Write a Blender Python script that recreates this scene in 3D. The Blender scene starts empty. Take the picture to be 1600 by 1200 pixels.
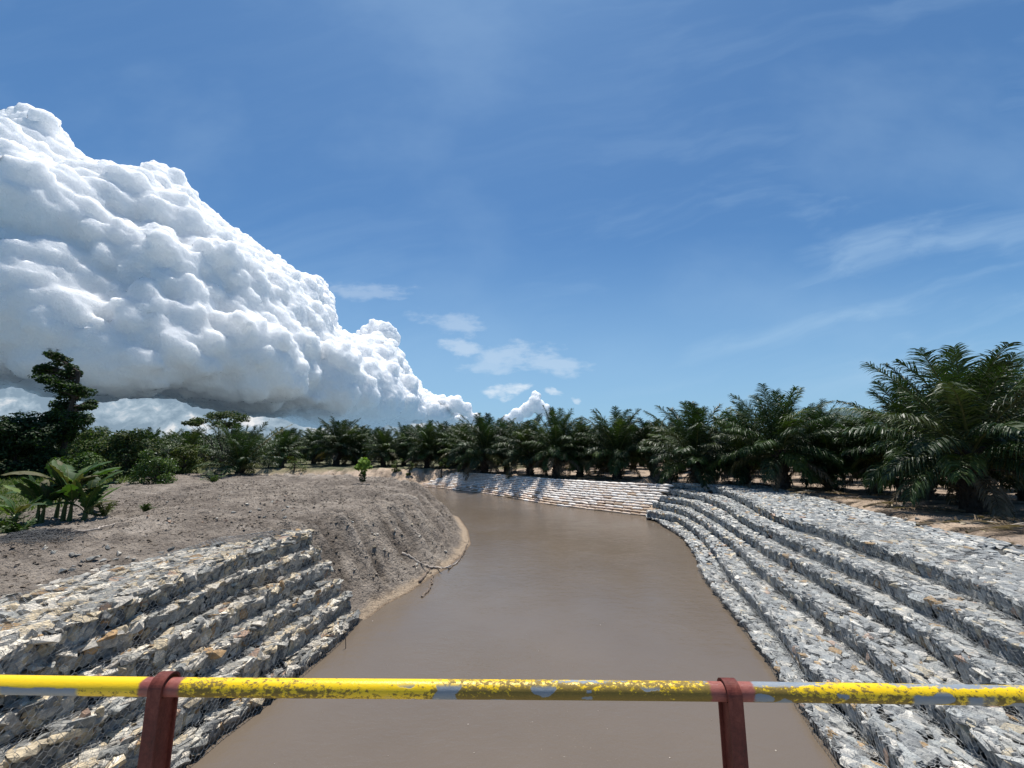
import bpy, bmesh, math, random
import numpy as np
from mathutils import Vector, Matrix

SC = bpy.context.scene
R = math.radians
# ------------------------------------------------------------------ camera
CAM_H = 5.5                      # metres above the river surface
F_PX = 620.0                     # focal length in pixels of a 1600 px wide frame
PITCH = math.atan2(100.0, F_PX)  # slightly upward
cam = bpy.data.cameras.new('camera')
camo = bpy.data.objects.new('camera', cam)
SC.collection.objects.link(camo)
cam.sensor_width = 36.0
cam.lens = 36.0 * F_PX / 1600.0
cam.clip_start = 0.05
cam.clip_end = 20000
camo.location = (0, 0, CAM_H)
camo.rotation_euler = (math.pi / 2 + PITCH, 0, 0)
SC.camera = camo

# ------------------------------------------------------------------ light
SUN_EL, SUN_AZ = R(75), R(-6)    # azimuth measured from +Y towards +X
SC.view_settings.view_transform = 'Standard'
SC.view_settings.look = 'None'
SC.view_settings.gamma = 1
SC.view_settings.exposure = 0.30
SUN_STRENGTH = 5.0
SKY_STRENGTH = 0.074
sun = bpy.data.lights.new('sun', 'SUN')
sun.energy = SUN_STRENGTH
sun.angle = R(0.55)
sun.color = (1.0, 0.96, 0.90)
suno = bpy.data.objects.new('sun', sun)
SC.collection.objects.link(suno)
sdir = Vector((math.sin(SUN_AZ) * math.cos(SUN_EL), math.cos(SUN_AZ) * math.cos(SUN_EL), math.sin(SUN_EL)))
suno.rotation_euler = sdir.to_track_quat('Z', 'Y').to_euler()
suno.location = (0, 0, 60)


def ray(px, py):
    """world direction through a point of the 1600 x 1200 photograph"""
    x, y = px - 800.0, 600.0 - py
    return np.array([x, F_PX * math.cos(PITCH) - y * math.sin(PITCH), y * math.cos(PITCH) + F_PX * math.sin(PITCH)])


def ground_pt(px, py, z):
    """where the line of sight meets the horizontal plane at height z"""
    r = ray(px, py)
    k = (z - CAM_H) / r[2]
    return np.array([r[0] * k, r[1] * k, z])


# ------------------------------------------------------------------ node helper
class NT:
    def __init__(s, tree):
        s.t = tree; s.n = tree.nodes; s.l = tree.links
    def node(s, kind, **kw):
        nd = s.n.new(kind)
        for k, v in kw.items():
            setattr(nd, k, v)
        return nd
    def put(s, sock, v):
        if v is None: return
        if isinstance(v, bpy.types.NodeSocket): s.l.new(v, sock)
        elif isinstance(v, (tuple, list)) and sock.type == 'RGBA' and len(v) == 3: sock.default_value = (*v, 1)
        else: sock.default_value = v
    def m(s, op, a, b=None, c=None, clamp=False):
        nd = s.node('ShaderNodeMath', operation=op, use_clamp=clamp)
        s.put(nd.inputs[0], a); s.put(nd.inputs[1], b); s.put(nd.inputs[2], c)
        return nd.outputs[0]
    def add(s, a, b): return s.m('ADD', a, b)
    def sub(s, a, b): return s.m('SUBTRACT', a, b)
    def mul(s, a, b): return s.m('MULTIPLY', a, b)
    def vm(s, op, a, b=None, sc=None):
        nd = s.node('ShaderNodeVectorMath', operation=op)
        s.put(nd.inputs[0], a); s.put(nd.inputs[1], b)
        if sc is not None: s.put(nd.inputs['Scale'], sc)
        return nd.outputs['Value'] if op in ('DOT_PRODUCT', 'LENGTH', 'DISTANCE') else nd.outputs[0]
    def rng(s, v, a, b, c=0.0, d=1.0, smooth=True):
        nd = s.node('ShaderNodeMapRange', interpolation_type='SMOOTHSTEP' if smooth else 'LINEAR')
        for i, q in enumerate((v, a, b, c, d)): s.put(nd.inputs[i], q)
        return nd.outputs[0]
    def mix(s, f, a, b, blend='MIX'):
        nd = s.node('ShaderNodeMix', data_type='RGBA', blend_type=blend)
        s.put(nd.inputs[0], f); s.put(nd.inputs[6], a); s.put(nd.inputs[7], b)
        return nd.outputs[2]
    def noise(s, vec, scale, detail=4, rough=0.5, dist=0.0, lac=2.0, col=False, dims='2D'):
        nd = s.node('ShaderNodeTexNoise', noise_dimensions=dims)
        s.put(nd.inputs['Vector'], vec); nd.inputs['Scale'].default_value = scale
        nd.inputs['Detail'].default_value = detail; nd.inputs['Roughness'].default_value = rough
        nd.inputs['Distortion'].default_value = dist; nd.inputs['Lacunarity'].default_value = lac
        return nd.outputs['Color'] if col else nd.outputs['Fac']
    def vor(s, vec, scale, detail=0, rough=0.5, smooth=0.0, feature='F1', out='Distance', dims='2D'):
        nd = s.node('ShaderNodeTexVoronoi', feature=feature, voronoi_dimensions=dims)
        s.put(nd.inputs['Vector'], vec); nd.inputs['Scale'].default_value = scale
        nd.inputs['Detail'].default_value = detail; nd.inputs['Roughness'].default_value = rough
        if feature == 'SMOOTH_F1': nd.inputs['Smoothness'].default_value = smooth
        return nd.outputs[out]
    def ramp(s, f, stops, interp='LINEAR'):
        nd = s.node('ShaderNodeValToRGB')
        cr = nd.color_ramp; cr.interpolation = interp
        while len(cr.elements) < len(stops): cr.elements.new(0.5)
        for e, (p, c) in zip(cr.elements, stops):
            e.position = p; e.color = (*c, 1) if len(c) == 3 else c
        s.put(nd.inputs[0], f)
        return nd.outputs[0]
    def curve(s, v, pts, lo, hi, vlo, vhi):
        """piecewise curve: pts in real units, input range lo..hi, value range vlo..vhi"""
        f = s.node('ShaderNodeFloatCurve')
        c = f.mapping.curves[0]
        P = [((x - lo) / (hi - lo), (y - vlo) / (vhi - vlo)) for x, y in pts]
        while len(c.points) < len(P): c.points.new(0.5, 0.5)
        for q, (x, y) in zip(c.points, P):
            q.location = (x, y); q.handle_type = 'AUTO_CLAMPED'
        f.mapping.update()
        s.put(f.inputs['Value'], s.m('DIVIDE', s.sub(v, lo), hi - lo, clamp=True))
        f.inputs['Factor'].default_value = 1
        return s.add(s.mul(f.outputs[0], vhi - vlo), vlo)
    def xyz(s, x, y, z):
        nd = s.node('ShaderNodeCombineXYZ')
        for i, q in enumerate((x, y, z)): s.put(nd.inputs[i], q)
        return nd.outputs[0]


# ------------------------------------------------------------------ world: clear noon sky with a cumulus bank
world = bpy.data.worlds.new('World')
SC.world = world
world.use_nodes = True
world.cycles.sampling_method = 'MANUAL'
world.cycles.sample_map_resolution = 256
wt = world.node_tree
for nd in list(wt.nodes): wt.nodes.remove(nd)
W = NT(wt)
sky = W.node('ShaderNodeTexSky', sky_type='NISHITA', sun_disc=False)
sky.sun_elevation = SUN_EL
sky.sun_rotation = SUN_AZ
sky.altitude = 30
sky.air_density = 1.0
sky.dust_density = 0.5
sky.ozone_density = 2.2
gen = W.node('ShaderNodeTexCoord').outputs['Generated']
sep = W.node('ShaderNodeSeparateXYZ'); W.put(sep.inputs[0], gen)
dx, dy, dz = sep.outputs
fy = W.m('MAXIMUM', dy, 0.05)
u = W.m('DIVIDE', dx, fy)
v = W.m('DIVIDE', dz, fy)
front = W.rng(dy, 0.08, 0.25)


def uv(px, py):
    r = ray(px, py)
    return r[0] / r[1], r[2] / r[1]


top_px = [(-400, 330), (-150, 260), (-40, 205), (20, 176), (60, 170), (92, 180), (118, 225), (150, 252), (205, 264), (250, 252), (290, 268),
          (318, 312), (352, 338), (392, 368), (430, 392), (472, 424), (508, 432), (526, 462), (534, 512), (566, 522),
          (584, 500), (604, 496), (626, 536), (644, 572), (668, 606), (690, 618), (716, 618), (738, 650), (770, 700), (900, 760)]
top_uv = sorted(uv(*p) for p in top_px)
base_px = [(-400, 610), (0, 560), (130, 580), (260, 590), (380, 606), (470, 624), (560, 640), (660, 645), (740, 665), (900, 720)]
base_uv = sorted(uv(*p) for p in base_px)

P0 = W.xyz(u, v, 0.0)
n1 = W.noise(P0, 4.0, 3, 0.5, col=True)
n2 = W.noise(P0, 22.0, 5, 0.6, col=True)
def ctr(c): return W.vm('SUBTRACT', c, (0.5, 0.5, 0.5))
warp = W.vm('ADD', W.vm('SCALE', ctr(n1), sc=0.11), W.vm('SCALE', ctr(n2), sc=0.020))
PW = W.vm('ADD', P0, warp)
sw = W.node('ShaderNodeSeparateXYZ'); W.put(sw.inputs[0], PW)
uw, vw = sw.outputs[0], sw.outputs[1]


# lower far cloud deck behind the base, pale and broken
farn = W.noise(W.vm('MULTIPLY', PW, (1.0, 2.2, 1.0)), 7.0, 6, 0.6)
farn2 = W.noise(W.vm('ADD', W.vm('MULTIPLY', PW, (1.0, 2.2, 1.0)), (0.01, 0.06, 0)), 7.0, 6, 0.6)
farlit = W.add(W.add(0.20, W.mul(W.sub(farn, farn2), 2.2)), W.mul(W.sub(farn, 0.5), 1.1))
farlit = W.add(farlit, W.mul(W.rng(u, -0.30, -0.10), 0.45))
farcol = W.ramp(farlit, [(0.0, (0.20, 0.27, 0.34)), (0.45, (0.33, 0.41, 0.48)), (0.75, (0.52, 0.56, 0.60)), (1.0, (0.74, 0.73, 0.72))])
fartop = W.curve(uw, sorted(uv(*p) for p in [(-400, 520), (0, 545), (400, 585), (600, 606), (680, 640), (750, 662), (850, 676), (930, 694), (1000, 712)]),
                 -2.4, 0.5, -0.1, 0.8)
faralpha = W.mul(W.rng(W.sub(fartop, vw), 0.0, 0.018), W.rng(v, -0.03, -0.01))
# deck fades to the blue on the right, only lumps remain
# small isolated puffs
pn_ = W.noise(W.vm('MULTIPLY', P0, (1.0, 2.6, 1.0)), 12.0, 5, 0.62)
def puff(px, py, rx, ry, st):
    cu, cv = uv(px, py)
    ddx = W.m('DIVIDE', W.sub(uw, cu), rx / 628.0)
    ddy = W.m('DIVIDE', W.sub(vw, cv), ry / 628.0)
    rr = W.add(W.mul(ddx, ddx), W.mul(ddy, ddy))
    return W.mul(W.rng(W.add(rr, W.mul(W.sub(pn_, 0.5), 2.6)), 1.0, -0.1), st)
puffs = None
for a in [(793, 610, 34, 13, 0.8), (864, 611, 16, 8, 0.65), (898, 618, 10, 6, 0.5), (720, 545, 46, 16, 0.42), (700, 507, 70, 24, 0.30),
          (575, 455, 90, 22, 0.25), (830, 560, 110, 26, 0.35), (780, 575, 60, 14, 0.3), (20, 565, 60, 26, 0.0)]:
    q = puff(*a)
    puffs = q if puffs is None else W.m('MAXIMUM', puffs, q)
# cirrus: long streaks rising to the right
cu_ = W.vm('MULTIPLY', W.xyz(W.add(W.mul(u, 0.97), W.mul(v, 0.26)), W.add(W.mul(v, 0.97), W.mul(u, -0.26)), 0.0), (0.7, 4.6, 1.0))
cw = W.vm('ADD', cu_, W.vm('SCALE', ctr(W.noise(P0, 2.0, 3, 0.5, col=True)), sc=0.55))
cir = W.noise(cw, 1.7, 7, 0.56)
cir = W.rng(cir, 0.40, 0.82)
cmask = W.mul(W.rng(u, -0.1, 0.9, 0.25, 1.0), W.rng(v, 0.95, 0.35, 0.25, 1.0))
cmask = W.mul(cmask, W.rng(v, 0.02, 0.16))
cir = W.mul(cir, cmask)
veil = W.mul(W.rng(W.noise(W.vm('MULTIPLY', P0, (1.0, 1.6, 1.0)), 1.3, 5, 0.55), 0.40, 0.78), 0.13)
skyc = W.mix(1.0, sky.outputs[0], (0.68, 1.04, 1.26), 'MULTIPLY')
SKYS = SKY_STRENGTH
skyl = W.vm('SCALE', skyc, sc=SKYS)
col = W.mix(W.mul(W.m('MAXIMUM', W.mul(cir, 0.48), veil), front), skyl, (0.42, 0.58, 0.74))
col = W.mix(W.rng(v, 0.60, -0.02, 0.0, 0.72), col, (0.27, 0.44, 0.62))
col = W.mix(W.mul(puffs, front), col, (0.62, 0.70, 0.78))
col = W.mix(W.mul(W.mul(faralpha, front), W.rng(v, -0.01, 0.02, 0.9, 0.93)), col, farcol)
bg = W.node('ShaderNodeBackground')
W.put(bg.inputs[0], col); bg.inputs[1].default_value = 1.0
out = W.node('ShaderNodeOutputWorld'); W.l.new(bg.outputs[0], out.inputs[0])

# ==================================================================== HELPERS
rs = np.random.RandomState(7)
random.seed(7)


def hash2(ix, iy, seed):
    h = (ix.astype(np.int64) * 374761393 + iy.astype(np.int64) * 668265263 + seed * 144665) & 0x7fffffff
    h = ((h ^ (h >> 13)) * 1274126177) & 0x7fffffff
    h = h ^ (h >> 16)
    return (h & 0xffffff) / float(0xffffff)


def vnoise(x, y, seed=0):
    ix, iy = np.floor(x), np.floor(y)
    fx, fy_ = x - ix, y - iy
    ix = ix.astype(np.int64); iy = iy.astype(np.int64)
    fx = fx * fx * (3 - 2 * fx); fy_ = fy_ * fy_ * (3 - 2 * fy_)
    a, b = hash2(ix, iy, seed), hash2(ix + 1, iy, seed)
    c, d = hash2(ix, iy + 1, seed), hash2(ix + 1, iy + 1, seed)
    return (a + (b - a) * fx) * (1 - fy_) + (c + (d - c) * fx) * fy_


def fbm(x, y, oct=4, seed=0, gain=0.5):
    s = 0; a = 1; t = 0
    for o in range(oct):
        s = s + a * (vnoise(x * 2 ** o + 17.3 * o, y * 2 ** o - 9.1 * o, seed + o) * 2 - 1)
        t += a; a *= gain
    return s / t


def sstep(x, a, b):
    t = np.clip((x - a) / (b - a), 0, 1)
    return t * t * (3 - 2 * t)


def mesh(name, V, faces, mat=None, smooth=False, col=None, mats=None, midx=None):
    """faces: list of integer arrays (n,3) / (n,4) / (n,k)"""
    V = np.asarray(V, np.float32)
    me = bpy.data.meshes.new(name)
    faces = [np.asarray(f, np.int32) for f in faces if len(f)]
    nl = sum(f.size for f in faces); nf = sum(len(f) for f in faces)
    me.vertices.add(len(V)); me.vertices.foreach_set('co', V.ravel())
    me.loops.add(nl); me.polygons.add(nf)
    me.loops.foreach_set('vertex_index', np.concatenate([f.ravel() for f in faces]))
    sizes = np.concatenate([np.full(len(f), f.shape[1], np.int32) for f in faces])
    starts = np.zeros(nf, np.int32); starts[1:] = np.cumsum(sizes)[:-1]
    me.polygons.foreach_set('loop_start', starts)
    me.polygons.foreach_set('loop_total', sizes)
    me.polygons.foreach_set('use_smooth', np.full(nf, smooth, bool))
    if midx is not None: me.polygons.foreach_set('material_index', np.asarray(midx, np.int32))
    me.update(calc_edges=True)
    me.validate()
    if col is not None:
        at = me.attributes.new('col', 'FLOAT_COLOR', 'POINT')
        c = np.ones((len(V), 4), np.float32); c[:, :col.shape[1]] = col
        at.data.foreach_set('color', c.ravel())
    for mm in (mats or ([mat] if mat else [])): me.materials.append(mm)
    return me


def link(name, data, parent=None, loc=None, label=None, cat=None, group=None, kind=None):
    o = bpy.data.objects.new(name, data)
    SC.collection.objects.link(o)
    if parent is not None: o.parent = parent
    if loc is not None: o.location = loc
    if label: o['label'] = label
    if cat: o['category'] = cat
    if group: o['group'] = group
    if kind: o['kind'] = kind
    return o


class Acc:
    """collects vertices and faces of one mesh"""
    def __init__(s):
        s.v = []; s.f3 = []; s.f4 = []; s.c = []; s.n = 0
    def add(s, V, f3=None, f4=None, col=None):
        V = np.asarray(V, float).reshape(-1, 3)
        if f3 is not None and len(f3): s.f3.append(np.asarray(f3, int) + s.n)
        if f4 is not None and len(f4): s.f4.append(np.asarray(f4, int) + s.n)
        s.v.append(V); s.n += len(V)
        if col is not None:
            col = np.asarray(col, float)
            s.c.append(np.tile(col, (len(V), 1)) if col.ndim == 1 else col)
    def tube(s, pts, rad, n=6, col=None, cap=True):
        pts = np.asarray(pts, float); m = len(pts)
        rad = np.broadcast_to(np.asarray(rad, float), (m,))
        T = np.gradient(pts, axis=0); T /= np.linalg.norm(T, axis=1)[:, None] + 1e-9
        ref = np.array([0.0, 0, 1]) if abs(T[0, 2]) < 0.9 else np.array([1.0, 0, 0])
        A = np.cross(T, ref); A /= np.linalg.norm(A, axis=1)[:, None] + 1e-9
        B = np.cross(T, A)
        th = np.arange(n) * 2 * np.pi / n
        V = pts[:, None] + rad[:, None, None] * (np.cos(th)[None, :, None] * A[:, None] + np.sin(th)[None, :, None] * B[:, None])
        V = V.reshape(-1, 3)
        i = np.arange(m - 1)[:, None] * n; j = np.arange(n)[None]; k = (j + 1) % n
        q = np.stack([i + j, i + k, i + n + k, i + n + j], -1).reshape(-1, 4)
        f3 = []
        if cap:
            V = np.vstack([V, pts[:1], pts[-1:]])
            c0, c1 = m * n, m * n + 1
            for a in range(n):
                f3.append((c0, (a + 1) % n, a)); f3.append((c1, (m - 1) * n + a, (m - 1) * n + (a + 1) % n))
        s.add(V, f3, q, col)
    def build(s, name, mat, smooth=False):
        return mesh(name, np.vstack(s.v), [np.vstack(x) for x in (s.f3, s.f4) if x], mat, smooth, np.vstack(s.c) if s.c else None)


# ==================================================================== MATERIALS
def new_mat(name, build):
    m = bpy.data.materials.new(name); m.use_nodes = True
    t = m.node_tree
    for nd in list(t.nodes): t.nodes.remove(nd)
    N = NT(t)
    o = N.node('ShaderNodeOutputMaterial')
    build(N, o)
    return m


def bsdf(N, color, rough=0.8, spec=0.3, normal=None, metal=0.0):
    b = N.node('ShaderNodeBsdfPrincipled')
    N.put(b.inputs['Base Color'], color); N.put(b.inputs['Roughness'], rough)
    N.put(b.inputs['Specular IOR Level'], spec); N.put(b.inputs['Metallic'], metal)
    if normal is not None: N.put(b.inputs['Normal'], normal)
    return b


def bump(N, h, strength=0.5, dist=0.02, normal=None):
    b = N.node('ShaderNodeBump'); b.inputs['Strength'].default_value = strength; b.inputs['Distance'].default_value = dist
    N.put(b.inputs['Height'], h)
    if normal is not None: N.put(b.inputs['Normal'], normal)
    return b.outputs[0]


def attr(N, name='col'):
    a = N.node('ShaderNodeAttribute'); a.attribute_name = name
    return a.outputs['Color']


def objco(N): return N.node('ShaderNodeTexCoord').outputs['Object']
def geopos(N): return N.node('ShaderNodeNewGeometry').outputs['Position']


def m_rock(N, o):
    p = geopos(N)
    c = attr(N)
    n1 = N.noise(p, 9, 5, 0.65, dims='3D')
    st = N.noise(N.vm('MULTIPLY', p, (6, 6, 40)), 1.0, 4, 0.6, dims='3D')
    n2 = N.noise(p, 60, 4, 0.7, dims='3D')
    k = N.add(N.add(N.mul(n1, 0.9), N.mul(st, 0.5)), N.mul(n2, 0.5))
    c2 = N.mix(1.0, c, N.ramp(k, [(0.55, (0.55, 0.56, 0.58)), (0.95, (1, 1, 1)), (1.3, (1.35, 1.32, 1.26))]), 'MULTIPLY')
    rust = N.rng(N.noise(p, 3.3, 5, 0.6, dims='3D'), 0.60, 0.72)
    c2 = N.mix(N.mul(rust, 0.40), c2, (0.30, 0.20, 0.10))
    sz = N.node('ShaderNodeSeparateXYZ'); N.put(sz.inputs[0], p)
    mud = N.rng(N.add(sz.outputs[2], N.mul(N.sub(n1, 0.5), 0.30)), 0.26, 0.04)
    c2 = N.mix(N.mul(mud, 0.85), c2, (0.10, 0.078, 0.055))
    h = N.add(N.mul(n1, 1.0), N.add(N.mul(n2, 0.35), N.mul(st, 0.5)))
    b = bsdf(N, c2, 0.72, 0.35, bump(N, h, 0.8, 0.035))
    N.l.new(b.outputs[0], o.inputs[0])


def m_core(N, o):
    p = geopos(N)
    n1 = N.noise(p, 12, 5, 0.7, dims='3D')
    c = N.ramp(n1, [(0.3, (0.035, 0.035, 0.035)), (0.6, (0.12, 0.12, 0.115)), (0.8, (0.22, 0.21, 0.19))])
    N.l.new(bsdf(N, c, 0.9, 0.2, bump(N, n1, 1.0, 0.1)).outputs[0], o.inputs[0])


def m_wire(N, o):
    c = N.ramp(N.noise(geopos(N), 5, 2, dims='3D'), [(0.35, (0.24, 0.24, 0.23)), (0.7, (0.50, 0.50, 0.48))])
    N.l.new(bsdf(N, c, 0.6, 0.5, None, 0.2).outputs[0], o.inputs[0])


def m_ground(N, o):
    p = geopos(N)
    c = attr(N)
    n0 = N.noise(p, 0.35, 5, 0.6, dims='3D')
    n1 = N.noise(p, 2.2, 7, 0.68, dims='3D')
    n2 = N.noise(p, 14, 6, 0.7, dims='3D')
    n3 = N.noise(p, 70, 3, 0.7, dims='3D')
    k = N.add(N.add(N.mul(n0, 0.5), N.mul(n1, 0.9)), N.add(N.mul(n2, 0.6), N.mul(n3, 0.3)))
    c2 = N.mix(1.0, c, N.ramp(N.mul(k, 0.87), [(0.70, (0.38, 0.365, 0.355)), (0.86, (0.80, 0.79, 0.78)), (1.0, (1.38, 1.36, 1.32))]), 'MULTIPLY')
    lump = N.vor(N.vm('ADD', p, N.vm('SCALE', N.noise(p, 5, 3, 0.6, col=True, dims='3D'), sc=0.25)), 7.0, 2, 0.6, dims='3D')
    peb = N.rng(N.noise(p, 30, 2, 0.5, dims='3D'), 0.68, 0.74)
    c2 = N.mix(N.mul(peb, 0.5), c2, (0.40, 0.38, 0.34))
    h = N.add(N.add(N.mul(n1, 0.7), N.mul(n2, 0.55)), N.add(N.mul(n3, 0.12), N.mul(lump, -0.45)))
    N.l.new(bsdf(N, c2, 0.92, 0.15, bump(N, h, 1.0, 0.16)).outputs[0], o.inputs[0])


def m_water(N, o):
    p = geopos(N)
    n0 = N.noise(p, 0.12, 4, 0.6, dims='3D')
    c = N.ramp(n0, [(0.3, (0.122, 0.095, 0.070)), (0.7, (0.150, 0.118, 0.088))])
    pw = N.vm('ADD', N.vm('MULTIPLY', p, (1.0, 1.6, 1.0)), N.vm('SCALE', N.noise(p, 0.5, 2, 0.5, col=True, dims='3D'), sc=1.2))
    a = N.noise(pw, 2.3, 5, 0.6, dims='3D')
    b = N.noise(pw, 9.0, 3, 0.6, dims='3D')
    amt = N.rng(N.noise(p, 0.16, 3, 0.5, dims='3D'), 0.38, 0.62, 0.35, 1.0)
    h = N.mul(N.add(a, N.mul(b, 0.22)), amt)
    b_ = bsdf(N, c, 0.16, 0.42, bump(N, h, 0.6, 0.055))
    N.l.new(b_.outputs[0], o.inputs[0])


def leafy(rough=0.45, spec=0.45, trans=0.22, tint=(1.3, 1.6, 0.5)):
    def f(N, o):
        c = attr(N)
        p = geopos(N)
        c = N.mix(1.0, c, N.ramp(N.noise(p, 3.0, 3, 0.6, dims='3D'), [(0.3, (0.72, 0.74, 0.70)), (0.7, (1.25, 1.22, 1.15))]), 'MULTIPLY')
        b = bsdf(N, c, rough, spec)
        t = N.node('ShaderNodeBsdfTranslucent'); N.put(t.inputs[0], N.mix(1.0, c, (*tint, 1), 'MULTIPLY'))
        x = N.node('ShaderNodeMixShader'); x.inputs[0].default_value = trans
        N.l.new(b.outputs[0], x.inputs[1]); N.l.new(t.outputs[0], x.inputs[2]); N.l.new(x.outputs[0], o.inputs[0])
    return f


def m_bark(N, o):
    p = objco(N)
    n = N.noise(N.vm('MULTIPLY', p, (1, 1, 0.4)), 9, 5, 0.7, dims='3D')
    c = N.ramp(n, [(0.3, (0.025, 0.02, 0.016)), (0.6, (0.075, 0.06, 0.048)), (0.8, (0.13, 0.11, 0.09))])
    N.l.new(bsdf(N, c, 0.9, 0.2, bump(N, n, 1.0, 0.06)).outputs[0], o.inputs[0])


def m_yellow(N, o):
    """railing pipe: yellow paint, grey undercoat, grime; object X runs along the pipe"""
    p = objco(N)
    s = N.node('ShaderNodeSeparateXYZ'); N.put(s.inputs[0], p)
    X, Y, Z = s.outputs
    ang = N.m('DIVIDE', Z, 0.03)
    pn = N.vm('MULTIPLY', p, (1, 1.6, 1.6))
    n1 = N.noise(pn, 9, 6, 0.68, dims='3D')
    n2 = N.noise(pn, 52, 6, 0.74, dims='3D')
    n3 = N.noise(pn, 130, 3, 0.7, dims='3D')
    yel = N.mix(n1, (0.80, 0.50, 0.004), (0.88, 0.60, 0.01))
    # grime strongest on the right half of the middle span, absent in places
    amt = N.curve(X, [(-2.2, 0.05), (-1.3, 0.12), (-1.12, 0.62), (-0.6, 0.50), (-0.42, 0.25), (-0.2, 0.75), (0.2, 0.9), (0.55, 0.92), (0.85, 0.98), (0.92, 0.70), (1.3, 0.55), (2.2, 0.5)], -2.2, 2.2, 0, 1)
    gr = N.add(N.add(N.mul(n2, 0.95), N.mul(n1, 0.20)), N.mul(n3, 0.10))
    side = N.rng(ang, 0.95, -0.3, 0.0, 0.11)
    g = N.rng(N.add(N.add(gr, side), N.mul(amt, 0.285)), 0.80, 0.90)
    gc = N.mix(n3, (0.045, 0.034, 0.012), (0.20, 0.13, 0.03))
    c = N.mix(N.mul(g, 0.9), yel, gc)
    # grey undercoat patches
    vz = N.vm('MULTIPLY', N.vm('ADD', p, N.vm('SCALE', N.noise(p, 20, 3, col=True, dims='3D'), sc=0.03)), (8.5, 14, 14))
    vo = N.vor(vz, 1.0, 0, dims='3D')
    patch = N.mul(N.rng(N.add(vo, N.mul(N.sub(n2, 0.5), 0.12)), 0.41, 0.38), N.rng(ang, 0.8, 0.45))
    patch = N.mul(patch, N.rng(X, -0.45, -0.3))
    left = N.mul(N.mul(N.rng(X, -1.45, -1.47), N.rng(N.add(ang, N.mul(N.sub(n1, 0.5), 0.6)), 0.15, 0.05)), N.rng(N.noise(N.xyz(X, 0, 0), 4.5, 1, dims='3D'), 0.42, 0.45))
    right = N.mul(N.rng(X, 1.15, 1.2), N.mul(N.rng(N.add(ang, N.mul(N.sub(n1, 0.5), 1.2)), 0.40, 0.25), N.rng(N.noise(N.xyz(X, 3, 0), 7, 2, dims='3D'), 0.50, 0.56)))
    topw = N.mul(N.rng(N.add(N.add(ang, N.mul(N.sub(n2, 0.5), 0.5)), N.mul(N.sub(N.noise(N.xyz(X, 5, 0), 3.0, 3, dims='3D'), 0.5), 0.9)), 0.90, 0.97), N.rng(X, -1.1, -1.0))
    gm = N.m('MAXIMUM', N.m('MAXIMUM', patch, left), N.m('MAXIMUM', right, topw))
    c = N.mix(gm, c, N.mix(n2, (0.16, 0.19, 0.22), (0.27, 0.30, 0.33)))
    # red primer overspray beside each post strap
    rd = N.m('MINIMUM', N.m('ABSOLUTE', N.sub(X, POST_X[0])), N.m('ABSOLUTE', N.sub(X, POST_X[1])))
    red = N.rng(N.add(rd, N.mul(N.sub(n1, 0.5), 0.05)), 0.076, 0.064)
    c = N.mix(red, c, N.mix(n2, (0.16, 0.035, 0.028), (0.36, 0.12, 0.09)))
    N.l.new(bsdf(N, c, N.add(0.32, N.mul(g, 0.4)), 0.45, bump(N, N.add(n2, N.mul(gm, -0.8)), 0.35, 0.004)).outputs[0], o.inputs[0])


def m_red(N, o):
    p = objco(N)
    n1 = N.noise(N.vm('MULTIPLY', p, (1, 1, 0.5)), 14, 6, 0.7, dims='3D')
    n2 = N.noise(p, 90, 4, 0.7, dims='3D')
    c = N.ramp(N.add(N.mul(n1, 0.7), N.mul(n2, 0.35)), [(0.35, (0.045, 0.010, 0.007)), (0.5, (0.11, 0.022, 0.015)), (0.66, (0.18, 0.045, 0.030)), (0.8, (0.28, 0.11, 0.08))])
    N.l.new(bsdf(N, c, 0.6, 0.3, bump(N, n2, 0.4, 0.004)).outputs[0], o.inputs[0])


def m_bag2(N, o):
    p = geopos(N)
    n = N.noise(p, 4, 5, 0.6, dims='3D')
    w = N.noise(N.vm('MULTIPLY', p, (1, 1, 3)), 14, 4, 0.6, dims='3D')
    c = N.mix(1.0, attr(N), N.ramp(n, [(0.3, (0.70, 0.66, 0.62)), (0.6, (1, 1, 1))]), 'MULTIPLY')
    N.l.new(bsdf(N, c, 0.75, 0.25, bump(N, w, 0.8, 0.04)).outputs[0], o.inputs[0])


def plain(color, rough=0.8, spec=0.3, nscale=12, var=0.35):
    def f(N, o):
        n = N.noise(objco(N), nscale, 5, 0.65, dims='3D')
        a = tuple(q * (1 - var) for q in color); b = tuple(q * (1 + var) for q in color)
        N.l.new(bsdf(N, N.ramp(n, [(0.3, a), (0.7, b)]), rough, spec, bump(N, n, 0.4, 0.01)).outputs[0], o.inputs[0])
    return f


POST_X = (-1.22, 0.76)   # set along the pipe, see RAILING

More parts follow.
